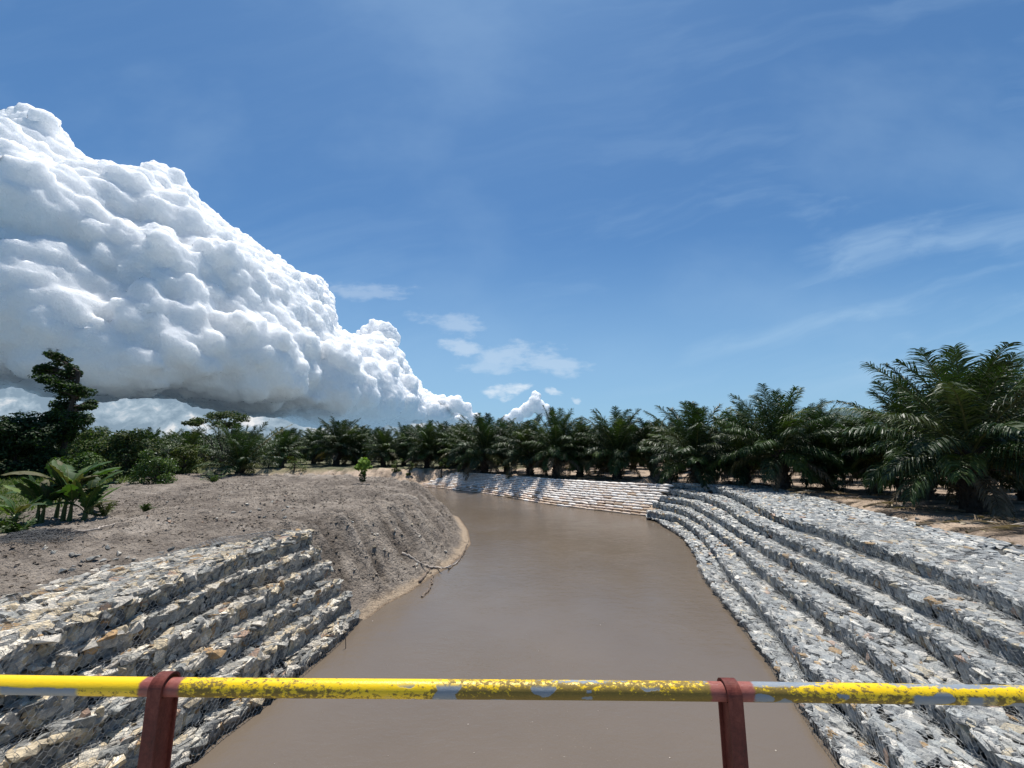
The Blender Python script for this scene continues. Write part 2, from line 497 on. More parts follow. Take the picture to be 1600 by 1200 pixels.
# ==================================================================== CUMULUS BANK (real volume-sized mesh, 2.5 to 6 km away)
def build_cumulus():
    rg = np.random.RandomState(17)
    tu = np.array(top_uv); bu = np.array(base_uv)
    tu = tu[np.argsort(tu[:, 0])]; bu = bu[np.argsort(bu[:, 0])]
    ug = np.linspace(-2.2, -0.02, 600)
    tv = np.interp(ug, tu[:, 0], tu[:, 1]); bv = np.interp(ug, bu[:, 0], bu[:, 1])
    def depth_of(u_): return 600.0 / np.interp(u_, bu[:, 0], bu[:, 1]).clip(0.085, 0.26)   # flat base at 600 m altitude
    sph = []
    def edge_dist(u_, v_):
        return np.min(np.hypot(ug - u_, tv - v_))
    def put(u_, v_, r, Y):
        sph.append((u_ * Y, Y, v_ * Y + CAM_H, r))
    prim = []
    for i in range(900):
        u_ = rg.uniform(-2.1, -0.09); t = rg.uniform(0.0, 1.0)
        vt, vb = np.interp(u_, ug, tv), np.interp(u_, ug, bv)
        if vt - vb < 0.015: continue
        v_ = vb + (vt - vb) * t
        Y = depth_of(u_) * (1 + rg.uniform(-0.05, 0.10))
        d = edge_dist(u_, v_) * 0.74
        r = min(d, rg.uniform(0.05, 0.16) * (0.4 + (vt - vb) * 2.2), 0.13) * Y
        if r < 0.012 * Y: continue
        Y2 = Y * (1 + 0.24 * t) + (0.14 * Y - r) * 0.9 * (1 if rg.rand() < 0.7 else rg.uniform(0, 1))
        k = Y2 / Y
        prim.append((u_ * Y2, Y2, v_ * Y2 + CAM_H, r * k))
    for u_ in np.arange(-2.1, -0.10, 0.013):                 # bulges that make the outline
        vt, vb = np.interp(u_, ug, tv), np.interp(u_, ug, bv)
        if vt - vb < 0.012: continue
        sl = (np.interp(u_ + .01, ug, tv) - np.interp(u_ - .01, ug, tv)) / .02
        n = np.array([-sl, 1.0]); n /= np.linalg.norm(n)
        rr = min(rg.uniform(0.014, 0.045), (vt - vb) * 0.6)
        c = np.array([u_, vt]) - n * rr * 1.35
        Y = depth_of(u_) * (1.04 + 0.24)
        prim.append((c[0] * Y, Y, c[1] * Y + CAM_H, rr * Y))
    sph = list(prim)
    def spawn(src, kmin, fr, lo, hi):
        out = []
        for (x, y, z, r) in src:
            if r < kmin: continue
            for j in range(fr):
                d = rg.normal(0, 1, 3); d /= np.linalg.norm(d)
                if d[1] > 0.35: d[1] *= -1
                if d[2] < -0.45: d[2] *= -1
                q = r * rg.uniform(lo, hi)
                out.append((x + d[0] * (r - q * 0.45), y + d[1] * (r - q * 0.45), z + d[2] * (r - q * 0.45), q))
        return out
    s2 = spawn(prim, 50, 10, 0.22, 0.42)
    s3 = spawn(s2, 50, 5, 0.28, 0.45)
    def trim(lst):                                        # keep every bulge inside the outline
        out = []
        for (x, y, z, r) in lst:
            u_, v_ = x / y, (z - CAM_H) / y
            d = edge_dist(u_, v_) * (1 if v_ < np.interp(u_, ug, tv) else -1)
            q = min(r / y, d + 0.007)
            if q > 0.006: out.append((x, y, z, q * y))
        return out
    cloud_from_spheres(trim(prim) + trim(s2) + trim(s3), 600.0, CLOUD_VOX, 'cumulus_cloud', 'towering white cumulus cloud bank with a flat grey base filling the left sky', 1.0)
    for pts_, Y, lb in (([(690, 640, 17), (712, 632, 13), (726, 640, 11), (672, 644, 15), (742, 655, 9), (652, 650, 14), (714, 622, 6), (690, 624, 8)], 7500.0, 'small bright cumulus turrets low in the sky at the foot of the big cloud bank'),
                        ([(836, 632, 13), (824, 642, 11), (848, 640, 11), (808, 650, 11), (862, 652, 9), (792, 657, 8), (838, 617, 7)], 8500.0, 'small white cumulus puff low over the palms in the middle')):
        P_ = [((px - 800) / 628.0 * Y, Y, (700 - py) / 628.0 * Y, r * Y / 628.0) for px, py, r in pts_]
        q2 = spawn(P_, 10, 12, 0.25, 0.5); q3 = spawn(q2, 30, 5, 0.3, 0.5)
        cloud_from_spheres(P_ + q2 + q3, 480.0, 22.0, 'small_cumulus', lb, 0.35)


def cloud_from_spheres(sph, zb, vox, name, label, amp):
    bm = bmesh.new(); bmesh.ops.create_icosphere(bm, subdivisions=3, radius=1.0)
    SV = np.array([v_.co[:] for v_ in bm.verts]); SF = np.array([[v_.index for v_ in f.verts] for f in bm.faces]); bm.free()
    S = np.array(sph)
    V = (SV[None] * S[:, 3][:, None, None] * np.array([1.0, 1.0, 0.92]) + S[:, None, :3]).reshape(-1, 3)
    F = (SF[None] + (np.arange(len(S)) * len(SV))[:, None, None]).reshape(-1, 3)
    # flatten whatever sinks below the condensation level
    V[:, 2] = np.where(V[:, 2] < zb, zb + (V[:, 2] - zb) * (0.30 + 0.35 * vnoise(V[:, 0] / 500, V[:, 1] / 500, 3)), V[:, 2])
    me = mesh('cumulus_raw', V, [F])
    o = bpy.data.objects.new('tmp', me); SC.collection.objects.link(o)
    m = o.modifiers.new('r', 'REMESH'); m.mode = 'VOXEL'; m.voxel_size = vox
    m = o.modifiers.new('s', 'SMOOTH'); m.iterations = 2; m.factor = 0.6
    for sc_, st in ((330, 110), (130, 80), (60, 30)):
        tx = bpy.data.textures.new('t', 'CLOUDS'); tx.noise_scale = sc_; tx.noise_depth = 2; tx.noise_type = 'SOFT_NOISE'
        m = o.modifiers.new('d', 'DISPLACE'); m.texture = tx; m.strength = st * amp; m.mid_level = 0.5; m.texture_coords = 'GLOBAL'
    dg = bpy.context.evaluated_depsgraph_get()
    out_ = bpy.data.meshes.new_from_object(o.evaluated_get(dg))
    bpy.data.objects.remove(o)
    out_.name = name
    print('cloud faces', len(out_.polygons))
    out_.polygons.foreach_set('use_smooth', np.ones(len(out_.polygons), bool))
    out_.materials.clear(); out_.materials.append(MAT_CLOUD)
    link(name, out_, None, None, label, 'cloud')


def m_cloud(N, o_):
    p = geopos(N)
    h = N.noise(p, 0.012, 6, 0.68, dims='3D')
    b = bsdf(N, (0.97, 0.975, 0.98), 1.0, 0.0, bump(N, h, 0.9, 75.0))
    b.subsurface_method = 'RANDOM_WALK'
    b.inputs['Subsurface Weight'].default_value = CLOUD_SSS
    b.inputs['Subsurface Radius'].default_value = (1, 1, 1)
    b.inputs['Subsurface Scale'].default_value = 260.0
    # the outermost skin of every puff is thin, torn vapour
    lw = N.node('ShaderNodeLayerWeight'); lw.inputs['Blend'].default_value = 0.5
    w = N.rng(N.add(lw.outputs['Facing'], N.mul(N.sub(N.noise(p, 0.014, 5, 0.65, dims='3D'), 0.5), 0.45)), 0.86, 1.06)
    tr = N.node('ShaderNodeBsdfTransparent')
    x = N.node('ShaderNodeMixShader'); N.put(x.inputs[0], w)
    N.l.new(b.outputs[0], x.inputs[1]); N.l.new(tr.outputs[0], x.inputs[2])
    N.l.new(x.outputs[0], o_.inputs[0])


CLOUD_VOX = 20.0
CLOUD_SSS = 1.0
MAT_CLOUD = new_mat("cloud", m_cloud)
build_cumulus()

# ==================================================================== SETTING: river, ground
def G(pts, z): return np.array([ground_pt(x, y, z) for x, y in pts])


def resample(P, step):
    P = np.asarray(P, float)
    s = np.concatenate([[0], np.cumsum(np.linalg.norm(np.diff(P, axis=0), axis=1))])
    n = max(3, int(round(s[-1] / step)) + 1)
    t = np.linspace(0, s[-1], n)
    return np.stack([np.interp(t, s, P[:, k]) for k in range(3)], 1)


def smooth_line(P, it=20):
    P = P.copy()
    for _ in range(it):
        P[1:-1] = 0.5 * P[1:-1] + 0.25 * (P[:-2] + P[2:])
    return P


right_px = [(1010, 803), (1029, 820), (1065, 843), (1080, 866), (1096, 905), (1130, 949), (1165, 993), (1192, 1031), (1215, 1066), (1245, 1108), (1268, 1150), (1303, 1200)]
left_px = [(349, 1200), (367, 1175), (412, 1130), (461, 1089), (487, 1055), (525, 1014), (562, 976), (600, 946), (640, 925), (668, 905), (700, 886), (722, 868), (735, 850), (730, 828), (716, 808)]
far_px = [(662, 759), (690, 762), (760, 770), (850, 786), (940, 797)]
RW, LW, FW = G(right_px, 0), G(left_px, 0), G(far_px, 0)
# river outline, walked counter-clockwise:  x, y, bank width, beach width, top height
RIV = []
def rv(P, w, b, top):
    for q in P: RIV.append((q[0], q[1], w, b, top))
rv([(RW[-1][0] - 0.6, -30), (RW[-1][0] - 0.3, 3.0)], 9.5, 0.0, 2.42)
rv(RW[::-1], 9.5, 0.0, 2.42)
rv(FW[::-1], 3.6, 0.15, 2.10)
rv([(-14, 57.5), (-24, 60), (-60, 62), (-120, 62)], 3.6, 0.6, 2.3)
rv([(-120, 50), (-60, 49), (-25, 46.5), (-14, 43), (-8, 38)], 3.0, 0.3, 2.6)
for i, q in enumerate(LW[::-1]):
    if q[1] > 21: rv([q], 2.9, 0.42, 2.55)
    elif q[1] > 13.6: rv([q], 2.8, 0.30, 2.55)
    elif q[1] > 12.6: rv([q], 3.9, 0.3, 2.45)
    else: rv([q], 5.0, 0.35, 2.42)
rv([(LW[0][0] + 0.3, 3.0), (LW[0][0] + 0.5, -30)], 5.0, 0.3, 2.42)
RIV = np.array(RIV)


def river_info(X, Y):
    """signed distance to the river outline (positive on land) and interpolated bank parameters"""
    sh = X.shape; X = X.ravel(); Y = Y.ravel()
    best = np.full(X.shape, 1e9); par = np.zeros((len(X), 3)); inside = np.zeros(X.shape, bool)
    n = len(RIV)
    for i in range(n):
        a, b = RIV[i], RIV[(i + 1) % n]
        ax, ay, bx, by = a[0], a[1], b[0], b[1]
        ex, ey = bx - ax, by - ay
        t = np.clip(((X - ax) * ex + (Y - ay) * ey) / (ex * ex + ey * ey), 0, 1)
        d = (X - ax - t * ex) ** 2 + (Y - ay - t * ey) ** 2
        w = d < best
        best = np.where(w, d, best)
        par[w] = a[2:] + (b[2:] - a[2:]) * t[w, None]
        cross = ((ay > Y) != (by > Y))
        xi = ex * (Y - ay) / (ey if abs(ey) > 1e-9 else 1e-9) + ax
        inside ^= cross & (X < xi)
    d = np.sqrt(best) * np.where(inside, -1, 1)
    return d.reshape(sh), par[:, 0].reshape(sh), par[:, 1].reshape(sh), par[:, 2].reshape(sh)


def ground_base(X, Y):
    d, w, b, top = river_info(X, Y)
    rightside = sstep(w, 6.0, 9.0)                       # under the right-hand gabions
    leftgab = sstep(w, 3.5, 4.6) * (1 - rightside)
    t = np.clip((d - b) / w, 0, 1)
    earth = 0.10 * np.clip(d / np.maximum(b, 0.05), 0, 1) + (top - 0.10) * (0.55 * t + 0.45 * t * t * (3 - 2 * t))
    gr = np.clip(-0.5 + d * 0.305, -2, top)
    gl = np.clip(-0.75 + d * 0.60, -2, top)
    z = earth * (1 - rightside) * (1 - leftgab) + gr * rightside + gl * leftgab
    z = z + (2.45 - top) * sstep(d, w + 2, w + 14)
    z = np.where(d < 0, np.maximum(-1.2, d * 0.5), z)
    return z, d, w, b


def ground_z(x, y):
    X = np.array([float(x)]); Y = np.array([float(y)])
    return float(ground_full(X, Y)[0][0])


def ground_full(X, Y):
    z, d, w, b = ground_base(X, Y)
    left = (X < 0) & (Y < 47)
    gabl = sstep(w, 3.5, 4.6) * (d < w)
    slope = sstep(d, 0.2, 0.9)
    clod = fbm(X * 2.6, Y * 2.6, 4, 3, 0.6)
    clod2 = fbm(X * 7.0, Y * 7.0, 3, 9, 0.6)
    rid = 1 - np.abs(fbm(X * 1.1, Y * 1.1, 4, 21, 0.55))
    big = fbm(X * 0.22, Y * 0.22, 3, 31)
    rough_l = 0.13 * clod + 0.085 * clod2 + 0.16 * (rid - 0.8) + 0.05 * np.maximum(0, fbm(X * 4.0, Y * 4.0, 3, 13, 0.7) - 0.15)
    # excavator bucket scrapes run down the mound's river face
    scr = fbm(X * 1.0 + Y * 2.0, (Y - X * 2.0) * 0.22 + 0.3 * fbm(X, Y, 2, 44), 4, 41, 0.65) * 0.46 * sstep(d, 0.3, 1.2) * (1 - sstep(d, 3.5, 5.5))
    rough_r = 0.05 * clod + 0.02 * clod2 + 0.08 * np.maximum(0, fbm(X * 0.25, Y * 1.3, 4, 51, 0.6)) + 0.05 * big
    lm = np.where(X < 1, 1.0, 0.0)
    amp = np.where(gabl > 0.5, 0.15, 1.0)
    z = z + slope * amp * np.where(lm > 0.5, rough_l + scr + 0.22 * big, rough_r)
    # the spoil heap rises slightly behind the crest
    z = z + lm * 0.38 * np.exp(-(((X + 13) / 6.0) ** 2 + ((Y - 27) / 9.0) ** 2))
    z = z + lm * 0.12 * np.exp(-(((X + 24) / 5.0) ** 2 + ((Y - 34) / 7.0) ** 2))
    # keep the beach low
    return z, d, w, b, clod, rid, big


def axis(fine_lo, fine_hi, step, lo, hi, grow):
    a = list(np.arange(fine_lo, fine_hi, step))
    s = step; x = a[-1]
    while x < hi: s *= grow; x += s; a.append(x)
    s = step; x = a[0]; pre = []
    while x > lo: s *= grow; x -= s; pre.append(x)
    return np.array(pre[::-1] + a)


ax = axis(-16, 4, 0.085, -4000, 4000, 1.028)
ay = axis(8, 34, 0.10, -3000, 5000, 1.025)
X, Y = np.meshgrid(ax, ay)
Z, D, Wd, Bc, CL, RD, BG = ground_full(X, Y)
nx, ny = len(ax), len(ay)
idx = np.arange(nx * ny).reshape(ny, nx)
q = np.stack([idx[:-1, :-1], idx[:-1, 1:], idx[1:, 1:], idx[1:, :-1]], -1).reshape(-1, 4)
# soil colours: mauve-grey clay on the left, tan dust under the palms, wet sand at the water, grass far left
mauve = np.array([0.160, 0.136, 0.116]); dry = np.array([0.280, 0.242, 0.205]); tan = np.array([0.40, 0.31, 0.235])
sand = np.array([0.30, 0.235, 0.172]); dusty = np.array([0.30, 0.235, 0.185]); grassc = np.array([0.055, 0.075, 0.022]); litter = np.array([0.07, 0.055, 0.04])
def mx(a, b, t): return a * (1 - t[..., None]) + b * t[..., None]
nA = fbm(X * 0.35, Y * 0.35, 5, 61, 0.6); nB = fbm(X * 1.3, Y * 1.3, 4, 71, 0.6)
C = mx(np.broadcast_to(mauve, X.shape + (3,)), np.broadcast_to(dry, X.shape + (3,)), np.clip(0.30 + 0.9 * nA + 0.4 * nB, 0, 1))
rightm = sstep(X + (Y - 45) * 0.35 * (Y > 45), 2, 5)
Cr = mx(np.broadcast_to(dusty, X.shape + (3,)), np.broadcast_to(tan, X.shape + (3,)), np.clip(0.5 + 1.1 * nA, 0, 1))
Cr = mx(Cr, np.broadcast_to(litter, X.shape + (3,)), np.clip(sstep(nB + 0.5 * nA, 0.05, 0.30), 0, 1) * 0.75)
C = mx(C, Cr, rightm)
far = sstep(D, 0.0, 3.5) * 0 + ((Y > 47) & (D < 4.5) & (X < 6)) * 1.0
C = mx(C, np.broadcast_to(tan * 1.1, X.shape + (3,)), far)
C = mx(C, np.broadcast_to(sand, X.shape + (3,)), (1 - sstep(D + 0.25 * nB, Bc * 0.5 + 0.02 + 0.35 * (nB + 0.2), Bc * 0.8 + 0.22 + 0.5 * (nB + 0.2))) * (X < 4))
gul = fbm(X * 1.0 + Y * 2.0, (Y - X * 2.0) * 0.22 + 0.3 * fbm(X, Y, 2, 44), 4, 41, 0.65)
moist_shade = np.clip(-gul * 2.2 + 0.25 * CL - 0.05, 0, 1) * sstep(D, 0.5, 1.4) * (X < 0) * (1 - 0.5 * sstep(D, 4.0, 7.0))  # groove shade put into the soil colour, together with a moist clay tone
C = mx(C, np.broadcast_to(np.array([0.075, 0.062, 0.052]), X.shape + (3,)), moist_shade * 0.85)
pale = np.clip(gul * 2.0 - 0.35, 0, 1) * (X < 0) * sstep(D, 0.5, 1.4)  # ridge light put into the colour, together with a dry whitish tone
C = mx(C, np.broadcast_to(np.array([0.38, 0.335, 0.29]), X.shape + (3,)), pale * 0.5)
wet = (1 - sstep(D, -0.05, 0.12))
C = mx(C, np.broadcast_to(np.array([0.15, 0.105, 0.07]), X.shape + (3,)), wet)
gmask = sstep(-X - 0.70 * Y - 7.6 + 4 * nA, 0.0, 3.0) * (Y > 14) * (X < -16)
gmask = np.maximum(gmask, sstep(-X + 4 * nA, 44, 50) * (Y > 10))
gmask = np.maximum(gmask, (Y > 64) * (X < 6) * 0.7)
C = mx(C, np.broadcast_to(grassc, X.shape + (3,)), gmask * 0.85)
MAT = {k: new_mat(k, f) for k, f in dict(rock=m_rock, core=m_core, wire=m_wire, ground=m_ground, water=m_water, frond=leafy(0.46, 0.32, 0.15),
       leaf=leafy(0.62, 0.28, 0.22), bark=m_bark, yellow=m_yellow, red=m_red, bag=m_bag2, wood=plain((0.17, 0.13, 0.10)), palewood=plain((0.42, 0.36, 0.30)),
       concrete=plain((0.30, 0.29, 0.27), nscale=3), blue=plain((0.015, 0.03, 0.10), 0.4, 0.5), plastic=plain((0.55, 0.52, 0.46), 0.5)).items()}
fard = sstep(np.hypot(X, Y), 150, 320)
C = mx(C, np.broadcast_to(np.array([0.17, 0.185, 0.185]), X.shape + (3,)), fard)  # far land paled as if hazed, bouncing grey light onto the cloud bases
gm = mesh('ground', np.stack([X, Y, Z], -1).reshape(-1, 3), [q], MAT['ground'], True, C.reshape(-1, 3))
link('ground', gm, kind='structure')

wx = axis(-40, 20, 2.0, -118, 30, 1.1); wy = axis(-28, 66, 2.0, -29, 68, 1.1)
WX, WY = np.meshgrid(wx, wy); i_ = np.arange(WX.size).reshape(WX.shape)
wq = np.stack([i_[:-1, :-1], i_[:-1, 1:], i_[1:, 1:], i_[1:, :-1]], -1).reshape(-1, 4)
link('river_water', mesh('river_water', np.stack([WX, WY, WX * 0], -1).reshape(-1, 3), [wq], MAT['water'], True), kind='structure')

# distant wooded hill beyond the plantation on the right
hx = np.linspace(-1, 1, 90); hy = np.linspace(-1, 1, 30)
HX, HY = np.meshgrid(hx, hy)
HZ = np.maximum(0, 1 - HX ** 2) * np.maximum(0, 1 - HY ** 2) * (66 + 14 * fbm(HX * 3, HY * 2, 3, 5)) + 4 * fbm(HX * 40, HY * 14, 3, 6)
i_ = np.arange(HX.size).reshape(HX.shape)
hq = np.stack([i_[:-1, :-1], i_[:-1, 1:], i_[1:, 1:], i_[1:, :-1]], -1).reshape(-1, 4)
hm = mesh('wooded_hill', np.stack([HX * 150, HY * 60, HZ], -1).reshape(-1, 3), [hq], new_mat('hazy_hillwood', plain((0.09, 0.13, 0.13), 0.9, 0.1, 0.08, 0.3)), True)  # green-blue carries the haze of distance in the colour itself
link('wooded_hill', hm, loc=(535, 640, 1), kind='structure')

# ==================================================================== GABION TERRACES
STEP = 0.45
ZT = [0.25 + STEP * k for k in range(6)]


def hull(pts):
    bm = bmesh.new()
    for p in pts: bm.verts.new(p)
    bmesh.ops.convex_hull(bm, input=bm.verts)
    bmesh.ops.delete(bm, geom=[v_ for v_ in bm.verts if not v_.link_faces], context='VERTS')
    bm.verts.index_update()
    V = np.array([v_.co[:] for v_ in bm.verts]); F = np.array([[v_.index for v_ in f.verts] for f in bm.faces])
    bm.free()
    return V, F


ROCKS = []
for i in range(40):
    n = rs.randint(9, 15)
    a = rs.uniform(-1, 1, (n, 3))
    p_ = 3.2
    a /= (np.abs(a) ** p_).sum(1)[:, None] ** (1 / p_)
    a *= rs.uniform(0.82, 1.0, (n, 1))
    a[:, 2] = np.clip(a[:, 2] + 0.25 * a[:, 0] * rs.uniform(-1, 1), -0.9, 0.9)
    ROCKS.append(hull(a))
PAL = np.array([(0.245, 0.258, 0.258), (0.195, 0.205, 0.21), (0.31, 0.315, 0.305), (0.14, 0.148, 0.152), (0.39, 0.38, 0.355),
                (0.42, 0.37, 0.28), (0.29, 0.20, 0.11), (0.54, 0.52, 0.47), (0.32, 0.23, 0.18)])
PAL_R = [0.24, 0.18, 0.22, 0.11, 0.14, 0.045, 0.02, 0.035, 0.01]
PAL_L = [0.09, 0.08, 0.15, 0.12, 0.22, 0.17, 0.035, 0.12, 0.02]


def place_rocks(acc, P, U, V_, Nn, su, sv, sn, prob, dark=1.0):
    """P centres, orthonormal frames U,V,N, half sizes su,sv,sn (arrays)"""
    n = len(P)
    which = rs.randint(0, len(ROCKS), n)
    colr = PAL[rs.choice(len(PAL), n, p=np.array(prob) / sum(prob))] * rs.uniform(0.78, 1.25, (n, 1)) * dark
    for k in range(len(ROCKS)):
        m = which == k
        if not m.any(): continue
        RV, RF = ROCKS[k]
        fl = rs.choice([-1, 1], (m.sum(), 1, 3))
        L = RV[None] * fl
        W_ = P[m][:, None] + L[..., :1] * (U[m] * su[m, None])[:, None] + L[..., 1:2] * (V_[m] * sv[m, None])[:, None] + L[..., 2:] * (Nn[m] * sn[m, None])[:, None]
        nv = len(RV); cnt = int(m.sum())
        F = (RF[None] + (np.arange(cnt) * nv)[:, None, None]).reshape(-1, 3)
        acc.add(W_.reshape(-1, 3), F, None, np.repeat(colr[m], nv, axis=0))


def frames(Nn, T, tilt):
    """jittered frames around normals Nn with tangent T"""
    n = len(Nn)
    Nn = Nn + rs.normal(0, tilt, (n, 3)); Nn /= np.linalg.norm(Nn, axis=1)[:, None]
    U = T - (T * Nn).sum(1)[:, None] * Nn; U /= np.linalg.norm(U, axis=1)[:, None] + 1e-9
    V_ = np.cross(Nn, U)
    a = rs.uniform(0, 2 * np.pi, n)[:, None] * 0 + rs.normal(0, 0.5, n)[:, None]
    U2 = U * np.cos(a) + V_ * np.sin(a); V2 = np.cross(Nn, U2)
    return U2, V2, Nn


def nearest_on(P, L):
    """closest points on polyline L for each P"""
    best = np.full(len(P), 1e9); out_ = np.zeros_like(P)
    for i in range(len(L) - 1):
        a, b = L[i], L[i + 1]; e = b - a
        t = np.clip(((P - a)[:, :2] @ e[:2]) / (e[:2] @ e[:2]), 0, 1)
        q_ = a + t[:, None] * e
        d = ((P - q_)[:, :2] ** 2).sum(1)
        m = d < best
        best[m] = d[m]; out_[m] = q_[m]
    return out_


def hexwire(acc, S, wid, tube_r, s0, s1):
    """hexagonal wire net on a surface S(s, t): s along, t across (metres)"""
    a, b = 0.115, 0.085       # pitch along s and t
    ns, nt_ = int((s1 - s0) / a), max(1, int(wid / b))
    segs = []
    for j in range(nt_ + 1):
        off = 0.5 * (j % 2)
        i = np.arange(ns) + off
        s_ = s0 + i * a; t_ = np.full(ns, j * b)
        # twisted part runs across, the two diagonals open to the next row
        p0 = np.stack([s_, t_], 1); p1 = np.stack([s_, t_ + b * 0.42], 1)
        pl = np.stack([s_ - a / 2, t_ + b], 1); pr = np.stack([s_ + a / 2, t_ + b], 1)
        segs += [(p0, p1), (p1, pl), (p1, pr)]
    A = np.vstack([x for x, _ in segs]); B = np.vstack([y for _, y in segs])
    ok = (A[:, 1] <= wid) & (B[:, 1] <= wid) & (B[:, 0] > s0) & (B[:, 0] < s1)
    A, B = A[ok], B[ok]
    PA, PB = S(A[:, 0], A[:, 1]), S(B[:, 0], B[:, 1])
    d = PB - PA; d /= np.linalg.norm(d, axis=1)[:, None] + 1e-9
    up = np.array([0.31, 0.2, 0.93]); n1_ = np.cross(d, up); n1_ /= np.linalg.norm(n1_, axis=1)[:, None] + 1e-9
    n2_ = np.cross(d, n1_)
    vs = []
    for P_ in (PA, PB):
        for th in (0, 2.094, 4.189):
            vs.append(P_ + tube_r * (n1_ * math.cos(th) + n2_ * math.sin(th)))
    V = np.stack(vs, 1)
    f = np.array([[0, 1, 4, 3], [1, 2, 5, 4], [2, 0, 3, 5]])
    F = (f[None] + (np.arange(len(V)) * 6)[:, None, None]).reshape(-1, 4)
    acc.add(V.reshape(-1, 3), None, F)


